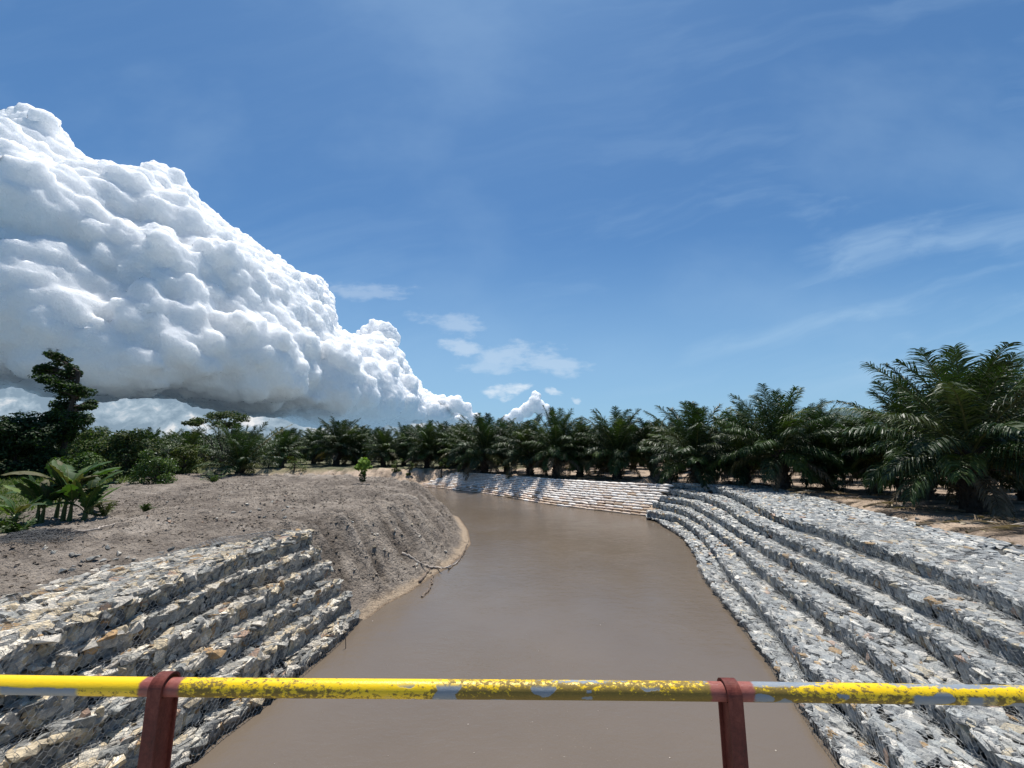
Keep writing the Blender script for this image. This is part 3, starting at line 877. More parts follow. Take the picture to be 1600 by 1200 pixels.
def build_terrace(lines, back, side, prob, dens_near, labels, group, widths_first, rock_base, face_t):
    """lines[k]: front top edge of course k (world polyline, z = ZT[k]); back: rear edge of the top course"""
    for k, L in enumerate(lines):
        root = link('gabion_course', None, loc=tuple(L[len(L) // 2] * (1, 1, 0) + np.array([0, 0, max(0, ZT[k] - STEP)])), label=labels[k], cat='gabion wall', group=group)
        off = np.array(root.location)
        nxt = lines[k + 1] if k + 1 < len(lines) else back
        L = L.copy(); L[:, 2] = ZT[k]
        L[:, 2] += 0.03 * fbm(L[:, 0] * 0.8 + k * 7, L[:, 1] * 0.8, 3, 80 + k)
        inner = nearest_on(L, nxt); inner[:, 2] = L[:, 2]
        inw = inner - L; wid = np.linalg.norm(inw[:, :2], axis=1)
        T = np.gradient(L, axis=0); T[:, 2] = 0; T /= np.linalg.norm(T, axis=1)[:, None]
        Nx = np.stack([T[:, 1], -T[:, 0], T[:, 2] * 0], 1)
        sgn = np.sign((inw * Nx).sum(1).mean()); Nin = Nx * sgn        # points into the bank
        h = STEP if k else 0.55
        # --- fill behind the visible stones
        n = len(L)
        core = Acc()
        bot = L + Nin * 0.14; bot[:, 2] -= h
        ft = L + Nin * 0.14; ft[:, 2] -= 0.12
        bt = inner + Nin * 0.45; bt[:, 2] = L[:, 2] - 0.12
        bb = bt.copy(); bb[:, 2] -= h
        V = np.vstack([bot, ft, bt, bb]); i = np.arange(n - 1)
        F = np.vstack([np.stack([i + a * n, i + 1 + a * n, i + 1 + b * n, i + b * n], 1) for a, b in ((0, 1), (1, 2), (2, 3))])
        caps = np.array([[0, n, 2 * n, 3 * n], [n - 1, 2 * n - 1, 3 * n - 1, 4 * n - 1]])
        core.add(V - off, None, np.vstack([F, caps]))
        fill = link('stone_fill', None, root) if False else None
        acc = Acc()
        s = np.concatenate([[0], np.cumsum(np.linalg.norm(np.diff(L, axis=0), axis=1))]); Ltot = s[-1]
        def samp(A, x): return np.stack([np.interp(x, s, A[:, c]) for c in range(3)], 1)
        def sizes(P):  # stones read larger near the bridge
            dist = np.linalg.norm(P[:, :2], axis=1)
            return rock_base * rs.uniform(0.65, 1.5, len(P)) * np.clip(1.0 + 0.0 * dist, 0.8, 1.4)
        # --- tread
        area = Ltot * wid.mean()
        m = int(area * dens_near)
        x = rs.uniform(0, Ltot, m); t = rs.uniform(0.0, 1.0, m)
        P = samp(L, x); I = samp(inner, x); Tn = samp(T, x); Ni = samp(Nin, x)
        P = P + (I - P) * t[:, None] + Ni * 0.03
        sz = sizes(P)
        th = sz * rs.uniform(0.22, 0.45, m)
        P[:, 2] += -th * 0.75 + (rs.uniform(-0.03, 0.03, m) if side == 'R' else rs.uniform(-0.06, 0.035, m))
        U, V_, Nn = frames(np.tile([0, 0, 1.0], (m, 1)), Tn, 0.075 if side == 'R' else 0.13)
        place_rocks(acc, P - off, U, V_, Nn, sz, sz * rs.uniform(0.5, 0.85, m), th, prob)
        # --- front face, flat sides outward
        m = int(Ltot * h * dens_near * 1.5)
        x = rs.uniform(0, Ltot, m); zz = rs.uniform(0.0, 1, m)
        P = samp(L, x); Tn = samp(T, x); Ni = samp(Nin, x)
        sz = sizes(P) * 0.9
        th = sz * rs.uniform(0.16, 0.34, m)
        P = P + Ni * (th * 0.75 + 0.035)[:, None] + Ni * rs.uniform(-0.03, 0.05, m)[:, None]
        P[:, 2] -= 0.06 + zz * (h - 0.12)
        Tv = Tn * rs.normal(0, 1, (m, 1)) * 0.5 + np.array([0, 0, 1.0]) * face_t + rs.normal(0, 0.3, (m, 3))
        U, V_, Nn = frames(-Ni + np.array([0, 0, -0.06]), Tv, 0.09)
        place_rocks(acc, P - off, U, V_, Nn, np.minimum(sz, 0.24), sz * rs.uniform(0.45, 0.75, m), th, prob)
        # --- blocks forming the brow
        m = int(Ltot / (rock_base * 1.1))
        x = np.linspace(0.05, Ltot - 0.05, m) + rs.uniform(-0.05, 0.05, m)
        P = samp(L, x); Tn = samp(T, x); Ni = samp(Nin, x)
        sz = rock_base * rs.uniform(0.7, 1.3, m)
        P = P + Ni * (sz * 0.56)[:, None]
        th = rs.uniform(0.06, 0.12, m)
        P[:, 2] -= th * 0.8 + rs.uniform(-0.02, 0.03, m)
        U, V_, Nn = frames(np.tile([0, 0, 1.0], (m, 1)), Tn, 0.12)
        place_rocks(acc, P - off, U, V_, Nn, sz, sz * 0.62, th, prob)
        # --- both ends
        for e, sg in ((0, -1), (n - 1, 1)):
            m = int((wid[e] + 0.2) * h * dens_near * 1.6)
            t = rs.uniform(0, 1, m); P = L[e] + (inner[e] - L[e]) * t[:, None]
            P[:, 2] -= 0.06 + rs.uniform(0, 1, m) * (h - 0.1)
            Nout = np.tile(T[e] * sg, (m, 1))
            sz = rock_base * rs.uniform(0.5, 1.0, m)
            P -= Nout * 0.03
            U, V_, Nn = frames(Nout, np.tile([0, 0, 1.0], (m, 1)) + rs.normal(0, .3, (m, 3)), 0.12)
            place_rocks(acc, P - off, U, V_, Nn, np.minimum(sz, 0.2), sz * 0.6, sz * 0.35, prob)
        me = mesh('stone_fill', np.vstack(acc.v + core.v),
                  [np.vstack(acc.f3), np.vstack(core.f4) + acc.n], None, False,
                  np.vstack(acc.c + [np.full((core.n, 3), 0.06)]), [MAT['rock'], MAT['core']],
                  np.concatenate([np.zeros(sum(len(f) for f in acc.f3), int), np.ones(len(np.vstack(core.f4)), int)]))
        link('stone_fill', me, root)
        # --- wire net: hangs down the face and runs back over the tread
        near = np.where(np.linalg.norm(L[:, :2], axis=1) < (30 if side == 'L' else 21))[0]
        if len(near) > 5:
            sa, sb = s[near[0]], s[near[-1]]
            wmax = min(float(wid.max()), 2.4)
            def S(x_, t_):
                P = samp(L, x_); Ni = samp(Nin, x_); wv = np.interp(x_, s, wid)
                dn = np.clip(h - t_, 0, h)                      # t from 0 (foot) to h (brow) then back across the tread
                ac = np.clip(t_ - h, 0, None); ac = np.minimum(ac, wv)
                sag = 0.03 * fbm(x_ * 2.3, t_ * 3.0, 2, 90 + k)
                P = P - Ni * (0.075 + sag)[:, None] * (t_ < h)[:, None] + Ni * ac[:, None]
                P[:, 2] += -dn + 0.055 * (t_ >= h * 0.9) + sag * (t_ >= h)
                return P - off
            wa = Acc()
            hexwire(wa, S, h + wmax, 0.0036 if side == 'L' else 0.0028, sa, sb)
            link('wire_netting', wa.build('wire_netting', MAT['wire']), root)


# right bank: front top edges read off the photograph and laid on their real planes
R_px = [
    None,
    [(1011.5, 797.5), (1061, 807), (1088, 826), (1115, 855), (1138, 889.5), (1172.5, 928), (1215, 974), (1245, 1016), (1276, 1050.6), (1345, 1108), (1387, 1162), (1414, 1200)],
    [(1020, 785), (1065, 794), (1100, 813), (1142, 843.5), (1180, 878), (1226, 912.5), (1276, 947), (1326, 985), (1376, 1024), (1422, 1058), (1475, 1104), (1537, 1146), (1600, 1196)],
    [(1030, 775), (1077, 782), (1115, 803), (1161, 830), (1207, 859), (1261, 884), (1314, 912.5), (1368, 939), (1422, 970), (1472, 1004.5), (1518, 1035), (1556, 1058), (1600, 1088)],
    [(1040, 764), (1096, 773), (1130, 786), (1169, 811), (1215, 832), (1268, 855), (1326, 878), (1383, 903), (1441, 932), (1498, 958.5), (1537, 981), (1600, 1012)],
    [(1052, 755), (1115, 759), (1153, 773), (1192, 794), (1238, 811), (1291, 826), (1345, 843.5), (1406, 863), (1460, 884), (1518, 905), (1567, 928), (1600, 943)]]
rl = []
base = RW.copy(); base = base + np.array([0.10, 0.0, 0])
rl.append(base)
for k in range(1, 6): rl.append(G(R_px[k], ZT[k]))
back_r = G([(1161, 753), (1210, 764), (1262, 774), (1319, 790.6), (1375, 804), (1431, 819), (1487, 834), (1544, 845), (1600, 852)], 2.45)
def extend(P, y0):
    """carry the line on towards and under the bridge"""
    d = P[-1] - P[-3]; d = d / abs(d[1])
    d = d * 0.35 + np.array([0, -1, 0]) * 0.65
    n_ = P[-1] + d * (P[-1][1] - y0)
    return np.vstack([P, n_])
rl = [smooth_line(resample(extend(P, -1.0), 0.25), 6) for P in rl]
back_r = smooth_line(resample(extend(back_r, -1.0), 0.25), 10)
labR = ['lowest rubble toe course of light stones at the waterline of the right bank',
        'lowest full-height gabion step of the right bank, directly above the rubble toe',
        'second gabion step up from the toe on the right bank',
        'third and middle gabion step of the right bank',
        'fourth gabion step of the right bank, just below the broad top course',
        'broad topmost gabion course of the right bank with a wide flat stone top']
build_terrace(rl, back_r, 'R', PAL_R, 58, labR, 'gabion steps of the right bank', 0, 0.18, 1.0)

L_px = [
    [(562, 956), (525, 995), (487, 1025), (450, 1055), (409, 1088), (337, 1135), (281, 1185)],
    [(546, 927), (487, 972), (424, 1014), (375, 1051), (292, 1100), (210, 1156), (161, 1197)],
    [(532, 907), (469, 939), (394, 980), (319, 1025), (232, 1070), (150, 1119), (0, 1190)],
    [(516, 879), (450, 909), (360, 954), (300, 984), (225, 1021), (150, 1055), (0, 1122)],
    [(502, 856), (431, 881), (367, 901), (319, 924), (225, 969), (150, 999), (49, 1043), (0, 1064)],
    [(487, 832), (394, 860), (337, 881), (280, 905), (210, 933), (150, 957), (94, 980), (0, 1020)]]
ll = [G(L_px[k], ZT[k]) for k in range(6)]
back_l = G([(470, 828), (375, 834), (326, 845), (244, 879), (150, 897), (75, 916), (0, 927)], 2.45)
ll = [smooth_line(resample(extend(P, -1.0), 0.25), 6) for P in ll]
back_l = smooth_line(resample(extend(back_l, -1.0), 0.25), 10)
labL = ['lowest stone course of the left bank, half sunk in the mud at the waterline',
        'lowest full gabion step of the left bank under its wire netting',
        'second gabion step up from the water on the left bank',
        'third gabion step up on the left bank',
        'fourth gabion step on the left bank, just below the topmost one',
        'topmost gabion course of the left bank merging into the grey earth']
PAL = PAL * np.array([1.06, 1.0, 0.92])
build_terrace(ll, back_l, 'L', PAL_L, 52, labL, 'gabion steps of the left bank', 0, 0.20, 0.6)

# ==================================================================== SANDBAG WALL on the far bend
bot = G([(655, 759), (690, 762), (760, 770), (850, 786), (940, 797), (1012, 805)], 0.05)
top_xy = [((712, 739), 2.0), ((760, 741), 2.05), ((800, 744), 2.1), ((870, 750), 2.15), ((960, 755), 2.25), ((1052, 759), 2.35)]
top_ = np.array([ground_pt(*p, z) for p, z in top_xy])
bot = smooth_line(resample(bot, 0.5), 10); top_ = smooth_line(resample(top_, 0.5), 10)
tb = np.linspace(0, 1, 80)
def at_t(P):
    s_ = np.linspace(0, 1, len(P)); return np.stack([np.interp(tb, s_, P[:, c]) for c in range(3)], 1)
bot, top_ = at_t(bot), at_t(top_)
BAGM = []
for i in range(6):
    nu, nv = 22, 12
    uu = np.linspace(0, 2 * np.pi, nu, endpoint=False); vv = np.linspace(-np.pi / 2, np.pi / 2, nv)
    U_, V_ = np.meshgrid(uu, vv)
    def sp(c, e): return np.sign(c) * np.abs(c) ** e
    x = sp(np.cos(V_), 0.55) * sp(np.cos(U_), 0.45); y = sp(np.cos(V_), 0.55) * sp(np.sin(U_), 0.6); z = sp(np.sin(V_), 1.0)
    z = z * (1 - 0.35 * np.abs(x) ** 4)
    nzz = fbm(x * 2.3 + i * 9, y * 2.0 + z * 2 + 3 * i, 3, 100 + i)
    P_ = np.stack([x * 0.50 * (1 + 0.03 * nzz), y * 0.25 * (1 + 0.10 * nzz), z * 0.098 * (1 + 0.25 * nzz)], -1).reshape(-1, 3)
    i_ = np.arange(nu * nv).reshape(nv, nu)
    F = np.stack([i_[:-1], np.roll(i_[:-1], -1, 1), np.roll(i_[1:], -1, 1), i_[1:]], -1).reshape(-1, 4)
    BAGM.append((P_, F))
BAGCOL = [(0.82, 0.76, 0.70), (0.76, 0.68, 0.61), (0.84, 0.80, 0.75), (0.62, 0.50, 0.40), (0.50, 0.38, 0.28), (0.68, 0.55, 0.46)]
bagmesh = {(a, c): mesh('sandbag', BAGM[a][0], [BAGM[a][1]], MAT['bag'], True, np.tile(BAGCOL[c], (len(BAGM[a][0]), 1))) for a in range(6) for c in range(6)}
bags = []
NROW = 12
for r_ in range(NROW):
    f = r_ / (NROW - 1)
    P = bot + (top_ - bot) * f
    P[:, 2] = 0.02 + (P[:, 2] - 0.02)
    s_ = np.concatenate([[0], np.cumsum(np.linalg.norm(np.diff(P, axis=0), axis=1))])
    x = 0.45 * (r_ % 2) + rs.uniform(0, .1)
    while x < s_[-1]:
        p = np.array([np.interp(x, s_, P[:, c]) for c in range(3)]); p2 = np.array([np.interp(min(x + .3, s_[-1]), s_, P[:, c]) for c in range(3)])
        d = p2 - p
        ang = math.atan2(d[1], d[0]) if np.linalg.norm(d) > 1e-3 else 0.0
        bags.append((p, ang, r_))
        x += 0.83 + rs.uniform(-0.07, 0.07)
bags.sort(key=lambda b: np.linalg.norm(b[0][:2]))
SB = Acc()
for j, (p, ang, r_) in enumerate(bags):
    dirty = rs.rand() < (0.9 if r_ < 2 else 0.45 if r_ < 4 else 0.03)
    a, c = rs.randint(6), (rs.randint(3, 6) if dirty else rs.randint(0, 3))
    rz = ang + rs.normal(0, 0.06); tl = rs.normal(0, 0.03)
    loc = (p[0], p[1], p[2] + rs.uniform(-.015, .015))
    if j < 300:
        row = ['bottom', 'second', 'third', 'fourth', 'fifth', 'sixth', 'seventh', 'eighth', 'ninth', 'tenth', 'eleventh', 'top'][r_]
        px_ = 800 + 620 * p[0] / (p[1] * math.cos(PITCH))
        sec = 'at the right end' if px_ > 985 else 'in the right part' if px_ > 930 else 'in the middle' if px_ > 870 else 'in the left part'
        lb = '%s sandbag, %s row up from the water, %s of the wall' % ('mud-stained brown' if dirty else 'plump off-white', row, sec)
        if r_ == 11: lb = lb.replace('top row up from the water', 'very top row')
        o = link('sandbag', bagmesh[(a, c)], None, loc, lb, 'sandbag', 'sandbags stacked along the far bend')
        o.rotation_euler = (rs.normal(0, .05), tl, rz)
    else:
        P_, F = BAGM[a]
        M_ = np.array([[math.cos(rz), -math.sin(rz), 0], [math.sin(rz), math.cos(rz), 0], [0, 0, 1]])
        SB.add(P_ @ M_.T + np.array(loc), None, F, BAGCOL[c])
if SB.n:
    link('sandbags', SB.build('sandbags', MAT['bag'], True), None, None, 'farthest pale sandbags at the left end of the sandbag wall', 'sandbags', None, 'stuff')

# ==================================================================== RAILING and bridge deck
RAIL_Z = CAM_H - 0.80
ra, rb = ground_pt(0, 1067.5, RAIL_Z), ground_pt(1600, 1087.5, RAIL_Z)
rdir = (rb - ra) / np.linalg.norm(rb - ra)
rail = link('bridge_railing', None, None, (0, 0, 0), 'worn yellow pipe handrail on dark red steel posts along the bridge edge', 'railing')
mid = ra + rdir * (((0 - ra[0])) / rdir[0])
rail.location = (mid[0], mid[1], RAIL_Z - 0.95)
rail.rotation_euler = (0, 0, math.atan2(rdir[1], rdir[0]))
PR = 0.0275
def along(px, py):
    p = ground_pt(px, py, RAIL_Z); return float((p - mid) @ rdir)
xs = [along(258, 1070), along(1141, 1083)]
print('posts', xs, 'mid', mid)
POST_X = tuple(xs)
MAT['yellow'] = new_mat('yellow_paint', m_yellow)
gapx = xs[1] - xs[0]
A = Acc()
xx = np.linspace(-5.2, 5.2, 420)
th = np.arange(28) * 2 * np.pi / 28
pts = np.stack([xx, 0 * xx, 0 * xx], 1)
V = np.stack([np.repeat(xx, 28), np.tile(np.cos(th), len(xx)) * PR + np.repeat(0.0025 * np.sin(xx * 1.7 + 1), 28), np.tile(np.sin(th), len(xx)) * PR + np.repeat(0.003 * np.sin(xx * 1.3) - 0.001, 28)], 1)
i = np.arange(len(xx) - 1)[:, None] * 28; j = np.arange(28)[None]; k2 = (j + 1) % 28
A.add(V, None, np.stack([i + j, i + k2, i + 28 + k2, i + 28 + j], -1).reshape(-1, 4))
hr = link('handrail', A.build('handrail', MAT['yellow'], True), rail, (0, 0, 0.95))


def strap_mesh(w, t, gap, ylen):
    """flat bar bent over the pipe, legs running down front and back"""
    prof = []
    r0 = PR + gap
    zb = -0.95
    n = 20
    outer = [(-r0 - t, zb)] + [(-(r0 + t) * math.cos(a), (r0 + t) * math.sin(a)) for a in np.linspace(0, math.pi, n)] + [(r0 + t, zb)]
    inner = [(-r0, zb)] + [(-r0 * math.cos(a), r0 * math.sin(a)) for a in np.linspace(0, math.pi, n)] + [(r0, zb)]
    m = len(outer)
    V = []
    for x in (-w / 2, w / 2):
        V += [(x, y, z) for y, z in outer]; V += [(x, y, z) for y, z in inner]
    F = []
    for i in range(m - 1):
        F.append((i, i + 1, 2 * m + i + 1, 2 * m + i)); F.append((m + i, 3 * m + i, 3 * m + i + 1, m + i + 1))
        F.append((i, m + i, m + i + 1, i + 1)); F.append((2 * m + i, 2 * m + i + 1, 3 * m + i + 1, 3 * m + i))
    F.append((0, 2 * m, 3 * m, m)); F.append((m - 1, 2 * m - 1, 4 * m - 1, 3 * m - 1))
    me = mesh('strap', np.array(V), [np.array(F)], MAT['red'], False)
    return me


def box(acc, lo, hi, col=None):
    x0, y0, z0 = lo; x1, y1, z1 = hi
    V = [(x0, y0, z0), (x1, y0, z0), (x1, y1, z0), (x0, y1, z0), (x0, y0, z1), (x1, y0, z1), (x1, y1, z1), (x0, y1, z1)]
    acc.add(V, None, [(0, 3, 2, 1), (4, 5, 6, 7), (0, 1, 5, 4), (1, 2, 6, 5), (2, 3, 7, 6), (3, 0, 4, 7)], col)


strap = strap_mesh(0.046, 0.006, 0.006, 0.9)
web = Acc(); box(web, (-0.012, -PR - 0.0055, -0.95), (0.012, PR + 0.0055, -PR - 0.002))
box(web, (-0.030, -PR - 0.02, -0.955), (0.030, PR + 0.02, -0.945))
webm = web.build('web_plate', MAT['red'])
allx = [xs[0] - gapx * 1, xs[0], xs[1], xs[1] + gapx]
for x in allx:
    p = link('post', webm, rail, (x, 0, 0.95))
    link('strap', strap, p)
A = Acc()
A.tube(np.stack([np.linspace(-5.2, 5.2, 20), np.zeros(20), np.zeros(20)], 1), 0.022, 14)
link('lower_rail', A.build('lower_rail', MAT['yellow'], True), rail, (0, 0, 0.42))
# deck: cast slab with an upstand, out of the photograph's view but carrying the railing
A = Acc(); zd = RAIL_Z - 0.95 - 0.01
def rw(x, y, z): return None
box(A, (-16, -6.0, zd - 0.45), (16, 0.14, zd - 0.01)); box(A, (-16, -0.12, zd - 0.009), (16, 0.12, zd + 0.0))
dk = link('bridge_deck', A.build('bridge_deck', MAT['concrete']), None, (mid[0], mid[1], 0), kind='structure')
dk.rotation_euler = rail.rotation_euler

def terr_pt(px, py):
    """point of the ground seen at this place of the photograph"""
    z = 2.4
    r_ = ray(px, py)
    ks = np.linspace(3, 90, 1200)
    PX, PY, PZ = r_[0] / r_[1] * ks, ks, CAM_H + r_[2] / r_[1] * ks
    g = np.maximum(ground_full(PX, PY)[0], 0.0)
    i = int(np.argmax(PZ < g))
    if i == 0: return ground_pt(px, py, 2.4)
    return np.array([PX[i], PY[i], g[i]])

# ==================================================================== OIL PALMS
def rot_z(V, a):
    c, s_ = math.cos(a), math.sin(a)
    return V @ np.array([[c, s_, 0], [-s_, c, 0], [0, 0, 1.0]])


def frond(acc, base, az, elev, L, bend, nleaf, col, rng, leaf_w=0.045, leaf_l=0.85, droop=0.5, rcol=(0.10, 0.11, 0.04), roll=0.0):
    """one feather frond: arching midrib with two ranks of drooping leaflets"""
    n = 12
    t = np.linspace(0, 1, n)
    a = elev - bend * t ** 1.5 * 1.0
    seg = L / (n - 1)
    x = np.concatenate([[0], np.cumsum(np.cos(a[:-1]) * seg)]); z = np.concatenate([[0], np.cumsum(np.sin(a[:-1]) * seg)])
    y = rng.normal(0, 0.06) * L * t ** 2
    P = rot_z(np.stack([x, y, z], 1), az) + base
    r = 0.045 * (1 - t) + 0.007
    acc.tube(P, r, 4, rcol, cap=False)
    T = np.gradient(P, axis=0); T /= np.linalg.norm(T, axis=1)[:, None]
    S = np.array([-math.sin(az), math.cos(az), 0.0])
    tl = np.linspace(0.17, 0.995, nleaf)
    k = np.repeat(tl, 2); sg = np.tile([1.0, -1.0], nleaf)
    m = len(k)
    B = np.stack([np.interp(k, t, P[:, c]) for c in range(3)], 1)
    Tt = np.stack([np.interp(k, t, T[:, c]) for c in range(3)], 1); Tt /= np.linalg.norm(Tt, axis=1)[:, None]
    Sd = S * sg[:, None]
    Sd = Sd - (Sd * Tt).sum(1)[:, None] * Tt
    U = np.cross(Tt, Sd) * sg[:, None]            # upper side of the frond
    ll_ = leaf_l * np.sin(np.clip((k - 0.10) / 0.90, 0, 1) * math.pi * 0.86 + 0.25) ** 0.7 * rng.uniform(0.82, 1.12, m)
    fwd = 0.35 + 0.75 * k + rng.normal(0, 0.10, m)
    up = rng.choice([0.35, -0.1, 0.1], m) + rng.normal(0, 0.12, m)
    d0 = Sd + Tt * fwd[:, None] + U * up[:, None]
    d0 /= np.linalg.norm(d0, axis=1)[:, None]
    g = np.array([0, 0, -1.0])
    dr = droop * rng.uniform(0.6, 1.4, m)
    p1 = B + d0 * (ll_ * 0.45)[:, None]
    d1 = d0 + g * dr[:, None]; d1 /= np.linalg.norm(d1, axis=1)[:, None]
    p2 = p1 + d1 * (ll_ * 0.33)[:, None]
    d2 = d1 + g * (dr * 0.9)[:, None]; d2 /= np.linalg.norm(d2, axis=1)[:, None]
    p3 = p2 + d2 * (ll_ * 0.30)[:, None]
    wv = np.cross(d0, U); wv /= np.linalg.norm(wv, axis=1)[:, None] + 1e-9
    wv = wv * 0.85 + U * rng.normal(0, 0.45, m)[:, None]
    w = leaf_w * rng.uniform(0.8, 1.2, m)[:, None]
    V = np.stack([B - wv * w * 0.35, B + wv * w * 0.35, p1 - wv * w * 0.5, p1 + wv * w * 0.5, p2 - wv * w * 0.4, p2 + wv * w * 0.4, p3], 1)
    o_ = (np.arange(m) * 7)[:, None, None]
    F4 = (np.array([[0, 1, 3, 2], [2, 3, 5, 4]])[None] + o_).reshape(-1, 4)
    F3 = (np.array([[4, 5, 6]])[None] + o_).reshape(-1, 3)
    cc = np.array(col)[None] * rng.uniform(0.8, 1.2, (m, 1))
    acc.add(V.reshape(-1, 3), F3, F4, np.repeat(cc, 7, axis=0))


GREEN = [(0.026, 0.050, 0.014), (0.034, 0.064, 0.015), (0.022, 0.040, 0.013), (0.050, 0.078, 0.016), (0.042, 0.058, 0.020)]
YEL = (0.11, 0.11, 0.03); BROWN = (0.11, 0.085, 0.055)


def palm_meshes(seed, L=4.8, nf=40, nleaf=52, trunk_h=2.2, trunk_r=0.34, leaf_w=0.05, dead=6, spread=1.0, up=1.0, bendk=1.0):
    rng = np.random.RandomState(seed)
    A = Acc()
    for i in range(nf):
        f = i / (nf - 1.0)                        # 0 = youngest spear, 1 = oldest
        az = i * 2.39996 + rng.normal(0, 0.15)
        elev = R(87 - 84 * spread * f ** 0.85 + rng.normal(0, 5)) * up
        bend = (0.45 + 0.75 * f + 0.45 * f ** 2 + rng.normal(0, 0.16)) * bendk
        Lf = L * (0.72 + 0.28 * math.sin(math.pi * min(1, f * 1.2 + 0.15))) * rng.uniform(0.9, 1.08)
        col = GREEN[rng.randint(len(GREEN))]
        if f > 0.75 and rng.rand() < 0.35: col = YEL if rng.rand() < 0.5 else (0.075, 0.07, 0.03)
        base = np.array([math.cos(az), math.sin(az), 0]) * 0.16 + np.array([0, 0, trunk_h - 0.75 * f])
        frond(A, base, az, elev, Lf, bend, nleaf, col, rng, leaf_w, 0.95, 0.35 + 0.7 * f)
    crown = A.build('crown', MAT['frond'])
    A = Acc()
    for i in range(dead):
        az = rng.uniform(0, 2 * math.pi)
        base = np.array([math.cos(az), math.sin(az), 0]) * 0.25 + np.array([0, 0, trunk_h - 0.9])
        frond(A, base, az, R(rng.uniform(-30, 10)), L * rng.uniform(0.6, 0.8), rng.uniform(1.0, 1.5), int(nleaf * 0.7), BROWN, rng, leaf_w, 0.6, 1.4, (0.09, 0.065, 0.04))
    deadm = A.build('dead_fronds', MAT['frond']) if dead else None
    # trunk with the stubs of cut fronds spiralling up it
    A = Acc()
    zz = np.linspace(-0.3, trunk_h + 0.1, 9)
    rr = trunk_r * np.array([1.45, 1.25, 1.1, 1.02, 1.0, 1.0, 1.02, 0.95, 0.5])
    A.tube(np.stack([0 * zz, 0 * zz, zz], 1), rr, 14)
    ns = int(26 * trunk_h)
    for i in range(ns):
        f = i / ns; az = i * 2.39996; z = 0.05 + f * (trunk_h - 0.1)
        rd = trunk_r * (1.15 - 0.2 * f)
        d = np.array([math.cos(az), math.sin(az), 0])
        l_ = rng.uniform(0.14, 0.34) * (0.7 + 0.6 * f)
        p0 = d * rd * 0.7 + np.array([0, 0, z]); p1 = p0 + d * (0.12 + l_ * 0.45) + np.array([0, 0, l_ * 0.9])
        A.tube([p0, (p0 + p1) / 2 + d * 0.03, p1], [0.085, 0.065, 0.04], 5)
    trunk = A.build('trunk', MAT['bark'])
    return crown, trunk, deadm


def place_palm(ms, x, y, rz, sc, label, group=None, zoff=0.0, name='oil_palm', tilt=(0, 0), cat='palm tree'):
    z = ground_z(x, y) + zoff
    r_ = link(name, None, None, (x, y, z), label, cat, group)
    r_.rotation_euler = (tilt[0], tilt[1], rz); r_.scale = (sc, sc, sc)
    link('trunk', ms[1], r_); link('crown', ms[0], r_)
    if ms[2]: link('dead_fronds', ms[2], r_)
    return r_


HI = [palm_meshes(100 + i, L=4.3 + 0.2 * (i % 3), nf=44, nleaf=72, trunk_h=2.3 + 0.3 * (i % 3), dead=5 + i % 3, spread=0.92 + 0.05 * (i % 3), leaf_w=0.046) for i in range(5)]
LO = [palm_meshes(200 + i, L=4.5, nf=34, nleaf=26, trunk_h=2.2 + 0.3 * (i % 3), dead=3, leaf_w=0.115) for i in range(4)]
GZ = 2.5


def from_px(px, base_y): return ground_pt(px, base_y, GZ)[:2]


occupied = []
front = [  # base px, base py, top py, label
    (1522, 798, 543, 4, 'largest oil palm, nearest the camera, towering over the right bank'),
    (1612, 782, 552, 2, 'big oil palm cut by the right edge of the view, behind the largest one'),
    (1445, 778, 590, 1, 'oil palm just left of the largest one, drooping fronds over the dirt'),
    (1368, 768, 640, 3, 'low oil palm with a skirt of hanging fronds between two taller ones'),
    (1300, 764, 640, 0, 'squat oil palm right of the tall feathery one above the right bank'),
    (1226, 764, 600, 2, 'tall feathery oil palm standing behind the middle of the right gabion top'),
    (1165, 756, 632, 1, 'oil palm left of the tall feathery one above the right bank'),
    (1090, 752, 626, 4, 'oil palm behind the corner where the sandbags meet the gabions'),
    (1020, -44, 650, 0, 'oil palm above the right third of the sandbag wall'),
    (962, -44.5, 634, 3, 'bushy oil palm above the middle of the sandbag wall'),
    (905, -48, 652, 1, 'narrow oil palm right of the twin-crowned one over the sandbags'),
    (868, -47, 633, 2, 'upright oil palm with one tall spear frond over the sandbag wall'),
    (828, -51, 648, 0, 'oil palm squeezed left of the spear-topped one'),
    (757, -56, 644, 4, 'broad oil palm above the left end of the sandbag wall'),
    (668, -67, 656, 3, 'oil palm behind the sandy shore left of the sandbag wall'),
    (600, -70, 666, 1, 'smaller oil palm between two larger ones behind the grey mound'),
    (527, -72, 650, 0, 'oil palm with a round crown behind the grey mound'),
]
PH = {}
for i, ms in enumerate(HI):
    PH[i] = max(v.co.z for v in ms[0].vertices)
for (px, by, ty, k, lb) in front:
    x, y = from_px(px, by) if by > 0 else ((px - 800) / 628.0 * -by, -by)
    occupied.append((x, y))
    zg = ground_z(x, y)
    rt = ray(px, ty); h = CAM_H + rt[2] / rt[1] * y - zg
    place_palm(HI[k], x, y, rs.uniform(0, 6.28), h / PH[k], lb, tilt=(rs.normal(0, 0.05), rs.normal(0, 0.05)))

